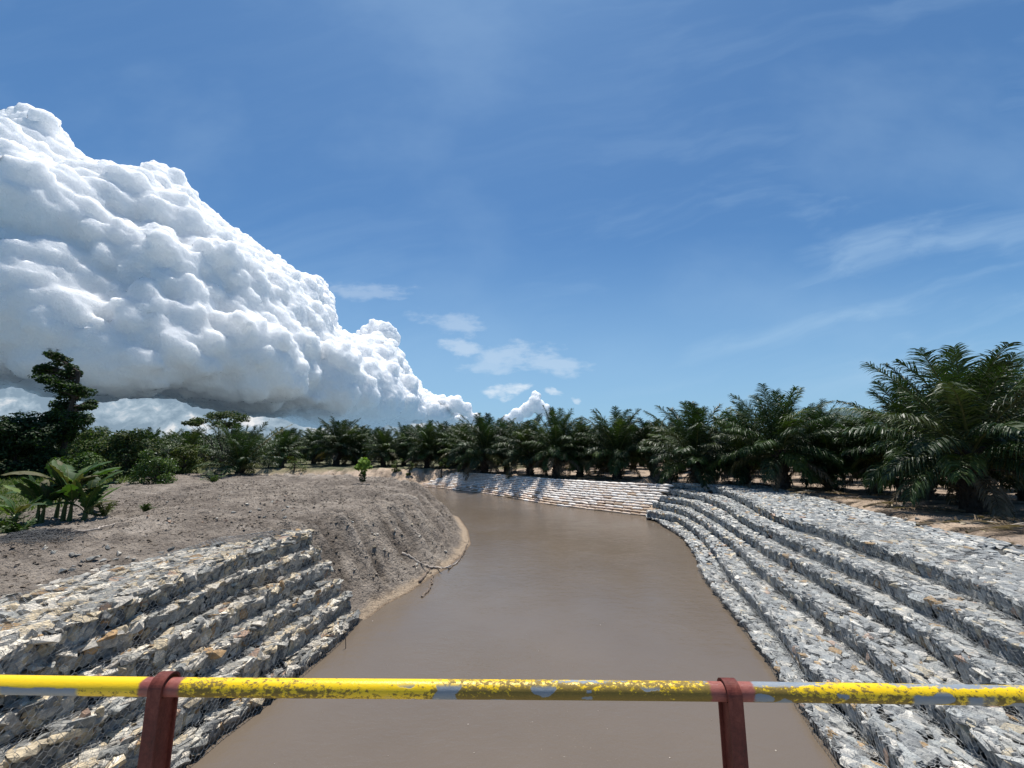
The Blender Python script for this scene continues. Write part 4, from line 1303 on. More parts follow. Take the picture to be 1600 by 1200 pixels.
for j, (px, y, ty, k) in enumerate([(492, 78, 664, 1), (556, 76, 662, 3), (632, 74, 660, 2), (700, 70, 656, 0), (728, 62, 655, 1), (792, 58, 652, 2), (455, 84, 668, 4), (575, 90, 664, 0), (650, 88, 664, 4)]):
    x = (px - 800) / 628.0 * y; occupied.append((x, y)); rt = ray(px, ty)
    place_palm(HI[k], x, y, rs.uniform(0, 6.28), (CAM_H + rt[2] / rt[1] * y - ground_z(x, y)) / PH[k], ['oil palm filling the gap left of the round-crowned one behind the mound', 'oil palm set back right of the round-crowned one behind the mound', 'oil palm set back behind the far sandy shore', 'oil palm behind the left tip of the sandbag wall', 'short oil palm at the left tip of the sandbag wall', 'oil palm set back right of the broad one above the sandbags', 'leftmost oil palm of the row behind the grey mound', 'low oil palm peeping between two palms behind the mound', 'small far oil palm above the sandy shore'][j])

# the palm standing alone on the grey spoil, splayed low
SPL = palm_meshes(321, L=5.4, nf=34, nleaf=70, trunk_h=1.0, trunk_r=0.40, dead=3, spread=0.80, leaf_w=0.055, bendk=0.80)
x, y = from_px(374, 744)
place_palm(SPL, x, y, 0.4, 1.0, 'low splayed oil palm standing alone on the grey earth of the left bank'); occupied.append((x, y))
A = Acc(); rngf = np.random.RandomState(5)
frond(A, np.array([0, 0, 0.9]), R(8), R(56), 6.6, 0.50, 60, (0.17, 0.15, 0.07), rngf, 0.06, 0.7, 0.5, (0.2, 0.17, 0.08))
frond(A, np.array([0, 0, 0.9]), R(60), R(66), 6.0, 0.22, 10, (0.10, 0.10, 0.05), rngf, 0.05, 0.3, 0.3, (0.1, 0.09, 0.05))
link('pale_frond', A.build('pale_frond', MAT['frond']), bpy.data.objects['oil_palm.%03d' % (len(front) + 9)], None, 'pale yellow-green frond sticking out to the right')

# plantation rows behind (triangular planting pattern)
cand = []
SP = 8.6
for j in range(-2, 40):
    for i in range(-30, 40):
        x = i * SP + (j % 2) * SP / 2 + rs.normal(0, 0.6); y = 16 + j * SP * 0.866 + rs.normal(0, 0.6)
        cand.append((x, y))
cand = np.array(cand)
d_, w_, _, _ = ground_base(cand[:, 0], cand[:, 1])[0:4]
d_ = ground_base(cand[:, 0], cand[:, 1])[1]
pl = []
for (x, y), d in zip(cand, d_):
    ang = math.degrees(math.atan2(x, y))
    if y < 12 or abs(ang) > 58 or d < 6: continue
    if x < 6 and y < 66: continue
    if x < 6 and y < 50: continue
    right = x > 6
    if right and y < 60:
        # keep the open dusty strip beside the gabions
        if d < 15 and y < 36: continue
        if min(math.hypot(x - a, y - b) for a, b in occupied) < 6.5: continue
    elif min(math.hypot(x - a, y - b) for a, b in occupied) < 6.0: continue
    if x < 6 and x / y < -1.32: continue
    pl.append((math.hypot(x, y), x, y))
pl.sort()
print('plantation candidates', len(pl))
FAR = Acc()
nfill = 0
REFS = [(20, 'the dark thicket at the left edge'), (98, 'the tall tiered tree'), (196, 'the broad olive thicket'), (246, 'the white-flowered bush'), (300, 'the small flat-topped tree'), (374, 'the lone splayed palm'),
        (440, 'the low scrub right of the lone splayed palm'), (492, 'the leftmost palms of the mound row'), (527, 'the round-crowned palm of the mound row'), (568, 'the yellow-green sapling on the mound'), (600, 'the smaller palm above the mound'),
        (668, 'the palm on the far sandy shore'), (715, 'the left tip of the sandbag wall'), (757, 'the broad palm over the left sandbags'), (800, 'the small cumulus over the sandbag wall'), (828, 'the squeezed palm over the sandbags'), (868, 'the spear-topped palm over the sandbags'),
        (905, 'the narrow palm over the sandbags'), (962, 'the bushy palm over the sandbags'), (1020, 'the palm above the right sandbags'), (1090, 'the palm at the sandbag and gabion corner'), (1165, 'the palm left of the tall feathery one'),
        (1226, 'the tall feathery palm'), (1300, 'the squat palm right of the tall feathery one'), (1368, 'the low palm with the hanging skirt'), (1445, 'the drooping palm beside the largest one'), (1522, 'the largest palm'), (1600, 'the palm cut by the right edge')]
lo_arr = []
for ms in LO:
    me = ms[0]; V = np.empty(len(me.vertices) * 3, np.float32); me.vertices.foreach_get('co', V)
    lo_arr.append(V.reshape(-1, 3))
for (dd, x, y) in pl:
    if nfill < 240:
        ms = HI[rs.randint(5)] if dd < 62 else LO[rs.randint(4)]
        sc = rs.uniform(0.88, 1.08) 
        px_ = 800 + 628 * x / y
        ref = min(REFS, key=lambda q: abs(q[0] - px_))[1]
        dep = 'just behind' if dd < 62 else 'well behind' if dd < 85 else 'far behind' if dd < 110 else 'in the farthest rows behind'
        lb = 'oil palm %s %s' % (dep, ref)
        g = 'oil palms of the plantation rows'
        place_palm(ms, x, y, rs.uniform(0, 6.28), sc, lb, g, tilt=(rs.normal(0, 0.05), rs.normal(0, 0.05)))
        nfill += 1
# everything beyond reads as one dark mass of crowns
rngp = np.random.RandomState(55)
if len(pl) > 240:
    cA = Acc()
    for f in range(20):
        frond(cA, np.zeros(3), f * 2.39996, R(85 - 85 * (f / 20.0) ** 0.85), 4.8, 0.6 + 0.9 * f / 20.0, 9, GREEN[f % 5], rngp, 0.42, 0.9, 0.5 + 0.5 * f / 20)
    CV = np.vstack(cA.v); C3 = np.vstack(cA.f3); C4 = np.vstack(cA.f4); CC = np.vstack(cA.c)
    rest = [(x, y) for _, x, y in pl[240:]]
    rest += [(px_, py_) for px_ in np.arange(-420, 420, 11.0) for py_ in (190., 215., 245., 290.) ]
    for (x, y) in rest:
        if abs(x) / max(y, 1) > 1.55: continue
        s_ = rs.uniform(0.95, 1.15)
        FAR.add(rot_z(CV * s_, rs.uniform(0, 6.28)) + np.array([x + rs.normal(0, 1.5), y + rs.normal(0, 2), 2.3 + 2.3 * s_]), C3, C4, CC)
    link('distant_palm_forest', FAR.build('distant_palm_forest', MAT['frond']), None, None, 'far-off oil palm forest closing the horizon as one dark band', 'forest', None, 'stuff')


# ==================================================================== BROADLEAF TREES AND SHRUBS
def leaf_cloud(acc, blobs, size, rng, cols, flat=0.35, droop=0.2, aspect=0.55):
    """blobs: (centre, radii, count). Leaves sit mostly in the outer shell of every blob."""
    for c, rad, n in blobs:
        d = rng.normal(0, 1, (n, 3)); d /= np.linalg.norm(d, axis=1)[:, None]
        r = rng.uniform(0.45, 1.0, n) ** 0.6
        P = np.array(c) + d * r[:, None] * np.array(rad) * rng.uniform(0.85, 1.1, (n, 1))
        Nn = d * (1 - flat) + np.array([0, 0, 1.0]) * flat + rng.normal(0, 0.45, (n, 3)); Nn /= np.linalg.norm(Nn, axis=1)[:, None]
        U = rng.normal(0, 1, (n, 3)) + np.array([0, 0, -droop]); U -= (U * Nn).sum(1)[:, None] * Nn; U /= np.linalg.norm(U, axis=1)[:, None]
        V_ = np.cross(Nn, U)
        s_ = size * rng.uniform(0.6, 1.3, (n, 1))
        q_ = np.stack([P - U * s_ * 0.5, P + V_ * s_ * aspect * 0.5 + Nn * s_ * 0.08, P + U * s_ * 0.5, P - V_ * s_ * aspect * 0.5 + Nn * s_ * 0.08], 1)
        col = np.array(cols)[rng.randint(0, len(cols), n)] * rng.uniform(0.7, 1.3, (n, 1))
        acc.add(q_.reshape(-1, 3), None, np.arange(4 * n).reshape(-1, 4), np.repeat(col, 4, axis=0))


def limb(acc, a, b, r0, r1, rng, wob=0.12):
    t = np.linspace(0, 1, 6)[:, None]
    a, b = np.array(a, float), np.array(b, float)
    P = a + (b - a) * t + rng.normal(0, wob, (6, 3)) * np.sin(t * np.pi) * np.linalg.norm(b - a) * 0.3
    acc.tube(P, np.linspace(r0, r1, 6), 7)


def broadleaf(name, loc, blobs, size, cols, trunk_h, trunk_r, label, cat, seed, group=None, flat=0.35, extra=None, aspect=0.55, lean=(0, 0)):
    rng = np.random.RandomState(seed)
    root = link(name, None, None, loc, label, cat, group)
    T = Acc()
    top = np.array([lean[0], lean[1], trunk_h])
    limb(T, (0, 0, -0.3), top, trunk_r, trunk_r * 0.55, rng, 0.05)
    for c, rad, n in blobs:
        c = np.array(c, float)
        zt = min(trunk_h, max(trunk_h * 0.35, c[2] - 0.6)); st = top * (zt / trunk_h)
        limb(T, st, c, trunk_r * 0.35, trunk_r * 0.10, rng)
    link('trunk', T.build('trunk', MAT['bark']), root)
    A = Acc(); leaf_cloud(A, blobs, size, rng, cols, flat, 0.2, aspect)
    if extra: extra(A, rng)
    link('crown', A.build('crown', MAT['leaf']), root)
    return root


DK = [(0.022, 0.045, 0.014), (0.030, 0.058, 0.016), (0.018, 0.036, 0.014)]
MD = [(0.060, 0.105, 0.022), (0.045, 0.078, 0.020), (0.080, 0.120, 0.026)]
OL = [(0.070, 0.090, 0.024), (0.055, 0.078, 0.020), (0.095, 0.105, 0.030)]


def at_depth(px, py, y):
    r_ = ray(px, py); k = y / r_[1]
    return np.array([r_[0] * k, y, CAM_H + r_[2] * k])


# tall tiered tree at the left: shelves of foliage read off its outline
Y0 = 42.0
shelves = [(86, 560, 24, 7), (72, 574, 22, 6), (112, 578, 20, 7), (92, 588, 34, 8), (84, 602, 32, 7), (124, 606, 26, 7), (98, 618, 40, 9), (134, 632, 18, 7),
           (100, 634, 36, 9), (88, 650, 26, 9), (122, 652, 30, 9), (112, 668, 32, 10), (96, 684, 26, 12)]
b0 = at_depth(98, 722, Y0); b0[2] = ground_z(b0[0], b0[1])
bl = []
for (px, py, w, h) in shelves:
    c = at_depth(px, py, Y0 + rs.uniform(-1.2, 1.2)) - b0
    rw_ = w * Y0 / 628.0; rh_ = h * Y0 / 628.0
    for q_ in range(6):
        a = rs.uniform(0, 6.28); dr = rw_ * 0.55 * rs.uniform(0.3, 1)
        bl.append((c + np.array([math.cos(a) * dr, math.sin(a) * dr * 0.8, rs.uniform(-.45, .45) - 0.15 * dr]), (rw_ * rs.uniform(.3, .55), rw_ * rs.uniform(.3, .5), rh_ * rs.uniform(.6, 1.0)), 170))
broadleaf('tall_tree', tuple(b0), bl, 0.30, DK + MD[:1], 11.0, 0.28, 'tall dark tree with tiered shelves of foliage rising above the left thicket', 'tree', 11, flat=0.6)


def shrub_mass(px, pt, pb, half_w, y, seed, cols, label, cat='bush', name='shrub', group=None, n=2600, size=0.22, trunk_h=None, nb=14, flowers=False):
    base = at_depth(px, pb, y); base[2] = ground_z(base[0], base[1])
    H = at_depth(px, pt, y)[2] - base[2]; Wd_ = half_w * y / 628.0
    rng = np.random.RandomState(seed)
    bl = []
    for i in range(nb):
        a = rng.uniform(0, 6.28); rr_ = math.sqrt(rng.uniform(0, 1)) * Wd_ * 0.72
        zt = H * (1 - 0.45 * (rr_ / Wd_) ** 2) * rng.uniform(0.35, 0.9)
        br = Wd_ * rng.uniform(0.25, 0.42)
        bl.append((np.array([math.cos(a) * rr_, math.sin(a) * rr_ * 0.7, (br * 0.5 if i % 3 == 0 else max(0.25, zt - br * 0.3))]), (br, br, min(br, H * 0.3) * rng.uniform(0.6, 0.9)), n // nb))
    ex = None
    if flowers:
        def ex(A, rg): leaf_cloud(A, [(c, np.array(r_) * 1.08, 10) for c, r_, _ in bl], 0.13, rg, [(0.75, 0.75, 0.70)], 0.6)
    return broadleaf(name, tuple(base), bl, size, cols, H * 0.55 if trunk_h is None else trunk_h, 0.07 + 0.012 * H, label, cat, seed, group, extra=ex)


shrub_mass(20, 626, 735, 62, 40, 21, DK, 'dark rounded tree crowding the left edge of the view', 'tree', 'bushy_tree', None, 12000, 0.34, nb=34)
shrub_mass(66, 628, 732, 36, 45, 22, DK, 'dark dense tree directly left of the tall tiered tree', 'tree', 'bushy_tree', None, 8500, 0.34, nb=26)
shrub_mass(-55, 622, 735, 60, 38, 23, DK, 'dark tree just beyond the left edge of the view', 'tree', 'bushy_tree', None, 8500, 0.34, nb=26)
shrub_mass(142, 664, 735, 44, 41, 24, OL + MD, 'olive shrub at the foot of the tall tiered tree', 'bush', 'shrub', None, 7000, 0.26, nb=24)
shrub_mass(196, 664, 733, 48, 40, 25, OL + DK, 'broad olive-green thicket in the middle of the left tree line', 'bush', 'shrub', None, 9000, 0.26, nb=28)
shrub_mass(122, 700, 735, 40, 36, 31, MD, 'low dark shrub in front of the tall tiered tree', 'bush', 'shrub', None, 5000, 0.24, nb=20)
shrub_mass(246, 694, 738, 36, 34, 26, MD, 'light green bush dotted with small white flowers', 'bush', 'flowering_bush', None, 4200, 0.19, nb=18, flowers=True)
shrub_mass(285, 680, 736, 30, 44, 27, OL, 'scruffy olive bush left of the lone splayed palm', 'bush', 'shrub', None, 4200, 0.24, nb=18)
# umbrella-crowned small tree behind the splayed palm
Y1 = 52.0
b1 = at_depth(352, 735, Y1); b1[2] = ground_z(b1[0], b1[1])
bl = []
for (px, py, w, h) in [(312, 658, 18, 7), (330, 650, 20, 8), (352, 646, 22, 8), (374, 652, 18, 8), (340, 662, 24, 8), (365, 664, 20, 8), (300, 664, 12, 5)]:
    for q_ in range(3):
        c = at_depth(px + rs.uniform(-8, 8), py + rs.uniform(-3, 3), Y1 + rs.uniform(-2, 2)) - b1
        bl.append((c, (w * Y1 / 628 * .6, w * Y1 / 628 * .6, h * Y1 / 628 * .7), 160))
broadleaf('umbrella_tree', tuple(b1), bl, 0.30, OL + DK, 4.6, 0.15, 'small flat-topped tree rising behind the lone splayed palm', 'tree', 41, flat=0.5)
for i, (px, pt, pb, hw, y_) in enumerate([(620, 712, 732, 12, 62), (690, 705, 732, 14, 60), (460, 712, 732, 26, 64), (420, 706, 730, 24, 66), (180, 716, 742, 16, 33), (640, 716, 734, 9, 61)]):
    shrub_mass(px, pt, pb, hw, y_, 60 + i, MD + OL, ['tiny bush on the far shore behind the mound', 'small bush beside the sandbag wall under the palms', 'wide low scrub right of the lone splayed palm', 'low scrub directly behind the lone splayed palm', 'small pale bush at the grass edge near the banana plants', 'smallest bush on the far sandy shore'][i], 'bush', 'shrub', None, 500, 0.22, nb=7)


# ==================================================================== SMALL PLANTS
def banana(px, by, nleaf, h, L, seed, label, stems=1):
    rng = np.random.RandomState(seed)
    x, y = ground_pt(px, by, GZ)[:2]
    root = link('banana_plant', None, None, (x, y, ground_z(x, y) - 0.03), label, 'banana plant', None)
    for s_ in range(stems):
        ox, oy = (0, 0) if s_ == 0 else rng.uniform(-1.0, 1.0, 2)
        hh = h * (1 if s_ == 0 else rng.uniform(0.4, 0.8))
        A = Acc(); A.tube([(ox, oy, 0), (ox, oy, hh * 0.25), (ox + rng.normal(0, .03), oy, hh * 0.5)], [0.09, 0.07, 0.04], 9, (0.10, 0.12, 0.04))
        link('stem', A.build('stem', MAT['leaf']), root)
        for i in range(nleaf if s_ == 0 else nleaf // 2 + 2):
            az = i * 2.4 + rng.normal(0, 0.3) + s_; el = R(rng.uniform(45, 88)); bend = rng.uniform(0.3, 1.8); Lf = L * rng.uniform(0.75, 1.1) * (1 if s_ == 0 else 0.75)
            n = 22; t = np.linspace(0, 1, n); a = el - bend * t ** 1.4
            sg = Lf / (n - 1)
            X_ = np.concatenate([[0], np.cumsum(np.cos(a[:-1]) * sg)]); Z_ = np.concatenate([[0], np.cumsum(np.sin(a[:-1]) * sg)])
            w = 0.21 * Lf / 1.6 * np.sin(np.clip((t - 0.14) / 0.86, 0, 1) * np.pi) ** 0.55
            mid_ = np.stack([X_, 0 * X_, Z_], 1)
            rip = 1 - 0.5 * (rng.rand(2, n) < 0.3)
            fold = 0.35
            Lr = [mid_ + np.stack([0 * w, sgn * w * rip[q], -w * fold * (0.6 + 0.8 * t) + rng.normal(0, 0.012, n)], 1) for q, sgn in enumerate((1, -1))]
            V = np.vstack([Lr[0], mid_, Lr[1]])
            ii = np.arange(n - 1)
            F = np.vstack([np.stack([ii, ii + 1, ii + 1 + n, ii + n], 1), np.stack([ii + n, ii + n + 1, ii + 1 + 2 * n, ii + 2 * n], 1)])
            V = rot_z(V, az) + np.array([ox, oy, hh * 0.45])
            c = np.array([(0.035, 0.075, 0.02), (0.05, 0.095, 0.02), (0.025, 0.055, 0.018), (0.10, 0.15, 0.03), (0.09, 0.085, 0.04)][rng.randint(5)])
            A = Acc(); A.add(V, None, F, c); A.tube(rot_z(mid_, az) + np.array([ox, oy, hh * 0.45 - 0.004]), np.linspace(0.022, 0.004, n), 5, (0.13, 0.16, 0.05))
            link('leaf', A.build('leaf', MAT['leaf'], True), root)
    return root


banana(98, 812, 12, 2.3, 2.3, 3, 'large clump of banana plants with broad arching leaves on the left bank', 7)
banana(18, 833, 8, 1.2, 1.1, 8, 'smaller banana plant at the left edge in front of the grass', 1)
banana(140, 800, 7, 0.9, 1.2, 12, 'young banana shoot on the right side of the banana clump', 2)


def tuft(px, by, h, n, seed, label, cols, cat='plant', name='seedling_palm', wide=0.05, z=GZ, spread=0.9):
    rng = np.random.RandomState(seed)
    x, y = ground_pt(px, by, z)[:2]
    A = Acc()
    for i in range(n):
        az = rng.uniform(0, 6.28); el = R(rng.uniform(35, 85)); Lf = h * rng.uniform(0.7, 1.2)
        frond(A, np.zeros(3), az, el, Lf, rng.uniform(0.4, 1.2) * spread, 12, cols[rng.randint(len(cols))], rng, wide, h * 0.28, 0.4, (0.08, 0.10, 0.03))
    o_ = link(name, A.build(name, MAT['frond']), None, (x, y, ground_z(x, y)), label, cat)
    return o_


YG = [(0.10, 0.16, 0.03), (0.13, 0.19, 0.035)]
tuft(288, 740, 1.5, 12, 1, 'dark seedling palm left of the lone splayed palm', DK + MD)
tuft(232, 745, 1.3, 12, 2, 'seedling palm growing below the white-flowered bush', MD)
tuft(334, 756, 1.1, 12, 3, 'small leafy sapling on the grey earth below the lone splayed palm', MD, 'plant', 'sapling')
tuft(226, 802, 0.42, 12, 4, 'tiny fan of green leaves alone on the grey dirt right of the bananas', MD, 'plant', 'seedling_palm', 0.035)
tuft(400, 742, 0.9, 16, 5, 'grassy tuft at the right foot of the lone splayed palm', MD, 'plant', 'grass_tuft')
tuft(162, 806, 0.9, 12, 6, 'small weed beside the right foot of the banana clump', OL, 'plant', 'weed', 0.04)
tuft(30, 842, 0.6, 14, 7, 'low leafy weed in front of the small banana plant', MD, 'plant', 'weed', 0.05)
tuft(8, 836, 0.7, 14, 17, 'low leafy weed at the left edge under the small banana plant', MD, 'plant', 'weed', 0.05)
# yellow-green sapling on the crest of the mound
x, y = terr_pt(566, 756)[:2]
print('sapling at', x, y)
rt = link('sapling', None, None, (x, y, ground_z(x, y)), 'bright yellow-green sapling standing alone on the crest of the grey mound', 'sapling')
A = Acc(); limb(A, (0, 0, -0.1), (0.03, 0, 1.2), 0.02, 0.01, np.random.RandomState(3), 0.05); limb(A, (0, 0, .6), (0.3, 0, 1.5), 0.012, 0.006, np.random.RandomState(3), 0.05)
link('trunk', A.build('trunk', MAT['bark']), rt)
A = Acc(); rg = np.random.RandomState(4)
leaf_cloud(A, [((0.0, 0, 1.45), (0.45, 0.4, 0.42), 200), ((0.35, 0, 1.2), (0.3, 0.3, 0.16), 70), ((-0.35, 0, 1.15), (0.3, 0.3, 0.16), 70), ((0.05, 0, 0.9), (0.2, 0.2, 0.3), 60)], 0.26, rg, [(0.16, 0.25, 0.04), (0.20, 0.29, 0.05)], 0.7)
leaf_cloud(A, [((0.0, 0, 0.45), (0.28, 0.28, 0.4), 110)], 0.2, rg, DK, 0.4)
link('crown', A.build('crown', MAT['leaf']), rt)

# grass: clumps of blades in the green field at the left, sparse on the far shore
A = Acc(); rg = np.random.RandomState(77)
N_ = 42000
gx = rg.uniform(-60, -16, N_); gy = rg.uniform(14, 48, N_)
keep = (sstep(-gx - 0.70 * gy - 7.6 + 4 * fbm(gx * 0.35, gy * 0.35, 5, 61, 0.6), 0.0, 3.0) > rg.uniform(0.1, 1, N_)) & (gx / gy > -1.6)
gx, gy = gx[keep], gy[keep]
gz = ground_full(gx, gy)[0]
n = len(gx); print('grass', n)
a = rg.uniform(0, 6.28, n); h = rg.uniform(0.12, 0.38, n) * (0.6 + 0.8 * np.clip(fbm(gx * .6, gy * .6, 2, 8) + .5, 0, 1)); ln = rg.normal(0, 0.5, (n, 2)) * h[:, None]
w = 0.03 + 0.0006 * gy
B = np.stack([gx, gy, gz - 0.02], 1); S = np.stack([np.cos(a) * w, np.sin(a) * w, 0 * a], 1)
tip = B + np.stack([ln[:, 0], ln[:, 1], h], 1)
V = np.stack([B - S, B + S, tip], 1).reshape(-1, 3)
cols_ = np.array([(0.10, 0.145, 0.03), (0.07, 0.11, 0.025), (0.15, 0.17, 0.05)])[rg.randint(0, 3, n)]
A.add(V, np.arange(3 * n).reshape(-1, 3), None, np.repeat(cols_, 3, axis=0))
link('grass', A.build('grass', MAT['leaf']), None, None, 'short light green grass field behind the banana plants', 'grass', None, 'stuff')


# ==================================================================== SMALL THINGS
def stick(pxs, z, r_, label, mat='wood', name='driftwood', forks=(), seed=1, lift=0.03, cat='driftwood'):
    P = np.array([terr_pt(a_, b_) for a_, b_ in pxs])
    c0 = P.mean(0).copy(); 
    for q_ in P: q_[2] = max(ground_z(q_[0], q_[1]), 0.0) + lift
    c0[2] = P[:, 2].mean()
    P = resample(P, 0.12); rg = np.random.RandomState(seed); P += rg.normal(0, 0.02, P.shape)
    A = Acc(); A.tube(P - c0, np.linspace(r_, r_ * 0.4, len(P)), 7)
    for (t_, dx_, dy_, dz_) in forks:
        p0 = P[int(t_ * (len(P) - 1))] - c0
        A.tube([p0, p0 + np.array([dx_, dy_, dz_]) * 0.5 + rg.normal(0, .02, 3), p0 + np.array([dx_, dy_, dz_])], [r_ * 0.6, r_ * 0.45, r_ * 0.2], 6)
    return link(name, A.build(name, MAT[mat]), None, tuple(c0), label, cat)


stick([(628, 866), (650, 878), (672, 889), (696, 888), (716, 880)], 0.35, 0.055, 'long pale forked branch washed up along the foot of the mound', 'palewood', forks=[(0.3, 0.5, -0.2, 0.12), (0.6, 0.3, -0.5, 0.06)], seed=2)
stick([(655, 912), (664, 900), (672, 890)], 0.12, 0.07, 'short broken log lying on the mud bank above the submerged branch', 'wood', seed=3)
stick([(659, 934), (668, 926), (675, 912), (676, 900)], 0.03, 0.05, 'curved black branch reaching from the beach into the water', 'wood', seed=4)
stick([(700, 892), (716, 878), (726, 862), (732, 846)], 0.10, 0.035, 'thin dark stick lying along the sandy waterline at the tip of the mound', 'wood', seed=5, forks=[(0.4, 0.2, 0.1, 0.1)])
stick([(108, 834), (130, 832), (150, 829), (180, 822)], 2.45, 0.045, 'bleached fallen branch on the dirt right of the wire netting heap', 'palewood', seed=6, name='branch', cat='branch', forks=[(0.2, -0.4, -0.2, 0.1)])
stick([(520, 742), (524, 748)], 2.5, 0.04, 'broken twig poking from the mound crest', 'wood', seed=7, name='twig', cat='twig', lift=0.15)
# thin iron rod standing at the left waterline
p = ground_pt(541, 1013, 0.0)
A = Acc(); A.tube([(0, 0, -0.3), (-0.02, 0, 0.1), (-0.06, 0.0, 0.42)], [0.012, 0.011, 0.010], 7)
link('iron_rod', A.build('iron_rod', MAT['wood']), None, (p[0], p[1], 0.0), 'thin dark rod standing upright in the water by the left gabions', 'rod')
# heap of spare wire netting
A = Acc(); rg = np.random.RandomState(12)
c = ground_pt(62, 850, 2.45)
for i in range(230):
    a0 = rg.uniform(0, 6.28); rr_ = rg.uniform(0.15, 1.0); t = np.linspace(0, rg.uniform(0.8, 3.0), 14)
    k1 = rg.uniform(0.15, 0.5)
    P = np.stack([1.15 * rr_ * np.cos(a0) + k1 * np.cos(a0 + 2.2 * t), 0.62 * rr_ * np.sin(a0) + k1 * 0.8 * np.sin(a0 + 2.2 * t), 0 * t], 1)
    rad2 = (P[:, 0] / 1.6) ** 2 + (P[:, 1] / 1.0) ** 2
    P[:, 2] = 0.04 + 0.34 * np.clip(1 - rad2, 0, 1) * rg.uniform(0.2, 1.0) + 0.03 * np.sin(9 * t + i)
    A.tube(P, 0.0045, 3, cap=False)
link('wire_netting_heap', A.build('wire_netting_heap', new_mat('old_wire', plain((0.10, 0.10, 0.10), 0.7, 0.2))), None, (c[0], c[1], ground_z(c[0], c[1])), 'crumpled grey heap of spare wire netting on the dirt at the left', 'wire netting')
# dark blue drum by the palm behind the sandbag corner
p = ground_pt(1083, 752, GZ)
root = link('drum', None, None, (p[0] - 0.3, p[1] - 1.6, ground_z(p[0] - 0.3, p[1] - 1.6) + 0.0), 'dark blue drum standing against a palm behind the sandbag wall corner', 'drum')
A = Acc(); A.tube([(0, 0, z_) for z_ in (0, .02, .3, .32, .34, .6, .62, .64, .93, .95)], [.27, .29, .29, .305, .29, .29, .305, .29, .29, .27], 20)
link('body', A.build('body', MAT['blue']), root)
A = Acc(); A.tube([(0.12, 0, .945), (0.12, 0, .985)], 0.035, 10)
link('cap', A.build('cap', MAT['plastic']), root)

# loose stones and litter
def stones(pxrange, n, z, size, seed, label, group, name='loose_stone', prob=PAL_L):
    rg = np.random.RandomState(seed)
    lib = []
    for k in range(6):
        RV, RF = ROCKS[rg.randint(len(ROCKS))]
        lib.append(mesh(name, RV * np.array([1, .75, .5]), [RF], MAT['rock'], False, np.tile(PAL[rg.choice(len(PAL), p=np.array(prob) / sum(prob))], (len(RV), 1))))
    for i in range(n):
        (xa, xb), (ya, yb) = pxrange
        p = terr_pt(rg.uniform(xa, xb), rg.uniform(ya, yb))
        s_ = size * rg.uniform(0.5, 1.4)
        o_ = link(name, lib[i % 6], None, (p[0], p[1], ground_z(p[0], p[1]) + s_ * 0.15), label, 'stone', group)
        o_.scale = (s_, s_, s_); o_.rotation_euler = (rg.normal(0, .3), rg.normal(0, .3), rg.uniform(0, 6.28))
stones(((230, 470), (770, 822)), 34, 2.45, 0.09, 1, 'loose stone lying on the grey dirt behind the left gabions', 'loose stones on the left bank')
stones(((60, 300), (850, 900)), 30, 2.45, 0.11, 2, 'loose stone scattered along the inner edge of the topmost left gabion', 'loose stones behind the topmost left gabion')
stones(((540, 700), (790, 900)), 26, 1.3, 0.08, 3, 'pebble embedded in the river face of the grey mound', 'pebbles on the face of the mound')
stones(((1300, 1560), (790, 835)), 30, 2.45, 0.12, 4, 'rough stone or clod on the dusty ground under the palms', 'stones on the dusty ground at the right')

# clods of turned-over clay strewn on the left bank
rg = np.random.RandomState(91); NC = 38000
cx = np.concatenate([rg.uniform(-24, -1, NC), rg.uniform(-40, -8, NC // 3)]); cy = np.concatenate([rg.uniform(9, 36, NC), rg.uniform(20, 44, NC // 3)])
cz, cd, cw_, cb = ground_full(cx, cy)[:4]
keep = (cd > cb + 0.25) & (fbm(cx * 0.5, cy * 0.5, 3, 15) + rg.uniform(-0.5, 0.5, len(cx)) > -0.05) & ~((cw_ > 3.7) & (cd < 5.6)) & (cy > 8)
cx, cy, cz = cx[keep], cy[keep], cz[keep]; n = len(cx)
A = Acc(); which = rg.randint(0, 12, n); sz_ = 0.016 + 0.055 * rg.rand(n) ** 3.0; an = rg.uniform(0, 6.28, n)
cc = np.where(rg.rand(n, 1) < 0.6, np.array([[0.165, 0.135, 0.108]]), np.array([[0.28, 0.24, 0.20]])) * rg.uniform(0.7, 1.2, (n, 1))
for k in range(12):
    m = which == k; RV, RF = ROCKS[k]; cnt = int(m.sum())
    ca, sa_ = np.cos(an[m])[:, None], np.sin(an[m])[:, None]
    q_ = np.stack([RV[None, :, 0] * ca - RV[None, :, 1] * sa_, RV[None, :, 0] * sa_ + RV[None, :, 1] * ca, 0.42 * RV[None, :, 2] + 0 * ca], -1) * sz_[m][:, None, None]
    q_ = q_ + np.stack([cx[m], cy[m], cz[m] + sz_[m] * 0.15], 1)[:, None]
    A.add(q_.reshape(-1, 3), (RF[None] + (np.arange(cnt) * len(RV))[:, None, None]).reshape(-1, 3), None, np.repeat(cc[m], len(RV), axis=0))
print('clods', n)
link('soil_clods', A.build('soil_clods', MAT['ground']), None, None, 'clods of dark turned-over clay strewn over the left bank and mound', 'soil clods', None, 'stuff')

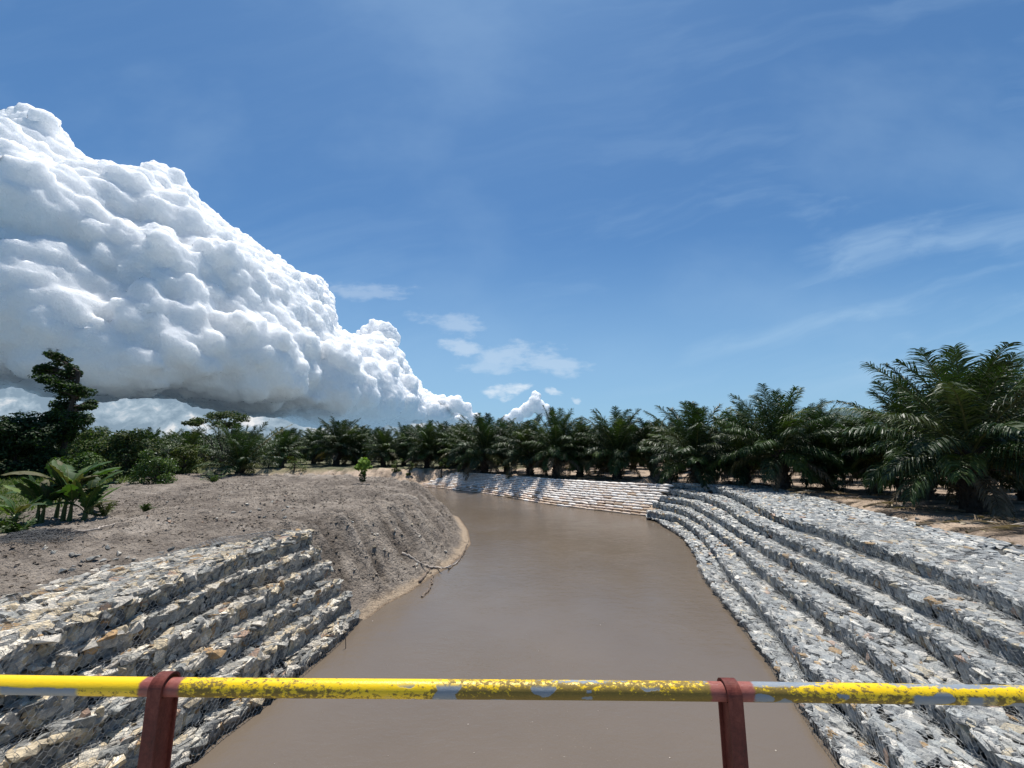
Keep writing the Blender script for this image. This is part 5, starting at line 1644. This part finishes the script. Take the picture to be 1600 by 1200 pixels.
# flecks of foam and leaf litter drifting on the river
rg = np.random.RandomState(19); A = Acc()
for i in range(70):
    p = ground_pt(rg.uniform(420, 1280), rg.uniform(850, 1195), 0.004)
    if ground_base(np.array([p[0]]), np.array([p[1]]))[1][0] > -0.25: continue
    r_ = 0.005 + 0.014 * rg.rand() ** 3; k = 7; a_ = np.arange(k) * 6.283 / k; rr_ = r_ * rg.uniform(0.6, 1.2, k)
    top_v = np.stack([p[0] + rr_ * np.cos(a_), p[1] + rr_ * np.sin(a_), np.full(k, 0.006)], 1); lowv = top_v.copy(); lowv[:, 2] = -0.004
    j = np.arange(k); A.add(np.vstack([top_v, lowv, [[p[0], p[1], 0.010]]]), np.stack([j, (j + 1) % k, np.full(k, 2 * k)], 1), np.stack([j, j + k, (j + 1) % k + k, (j + 1) % k], 1))
link('foam_flecks', A.build('foam_flecks', MAT['palewood']), None, None, 'tiny pale flecks of foam and litter drifting on the brown river', 'foam', None, 'stuff')

# fallen brown fronds under the palms at the right
FM = []
for i in range(4):
    rg = np.random.RandomState(300 + i); A = Acc()
    frond(A, np.array([-1.8, 0, 0.15]), 0.0, R(6), 3.8, 0.22, 36, (0.16, 0.115, 0.075), rg, 0.05, 0.55, 0.15, (0.17, 0.13, 0.09))
    FM.append(A.build('fallen_frond', MAT['frond']))
rg = np.random.RandomState(8)
for i, (px, py) in enumerate([(1385, 792), (1330, 782), (1450, 800), (1500, 822), (1560, 830), (1290, 775), (1405, 778), (1570, 806), (1350, 764), (1260, 768), (1475, 778), (1540, 842), (1180, 757), (930, 745), (800, 742), (1050, 750), (1590, 820), (1430, 812)]):
    p = ground_pt(px, py, GZ)
    o_ = link('fallen_frond', FM[i % 4], None, (p[0], p[1], ground_z(p[0], p[1]) + 0.02), 'dry brown frond on the ground near ' + min(REFS, key=lambda q: abs(q[0] - px))[1] + (', nearer' if py > 800 else ''), 'frond', 'fallen fronds under the palms')
    o_.rotation_euler = (0, 0, rg.uniform(-0.5, 0.5) + (math.pi if rg.rand() < .5 else 0)); s_ = rg.uniform(.7, 1.1); o_.scale = (s_, s_, s_)
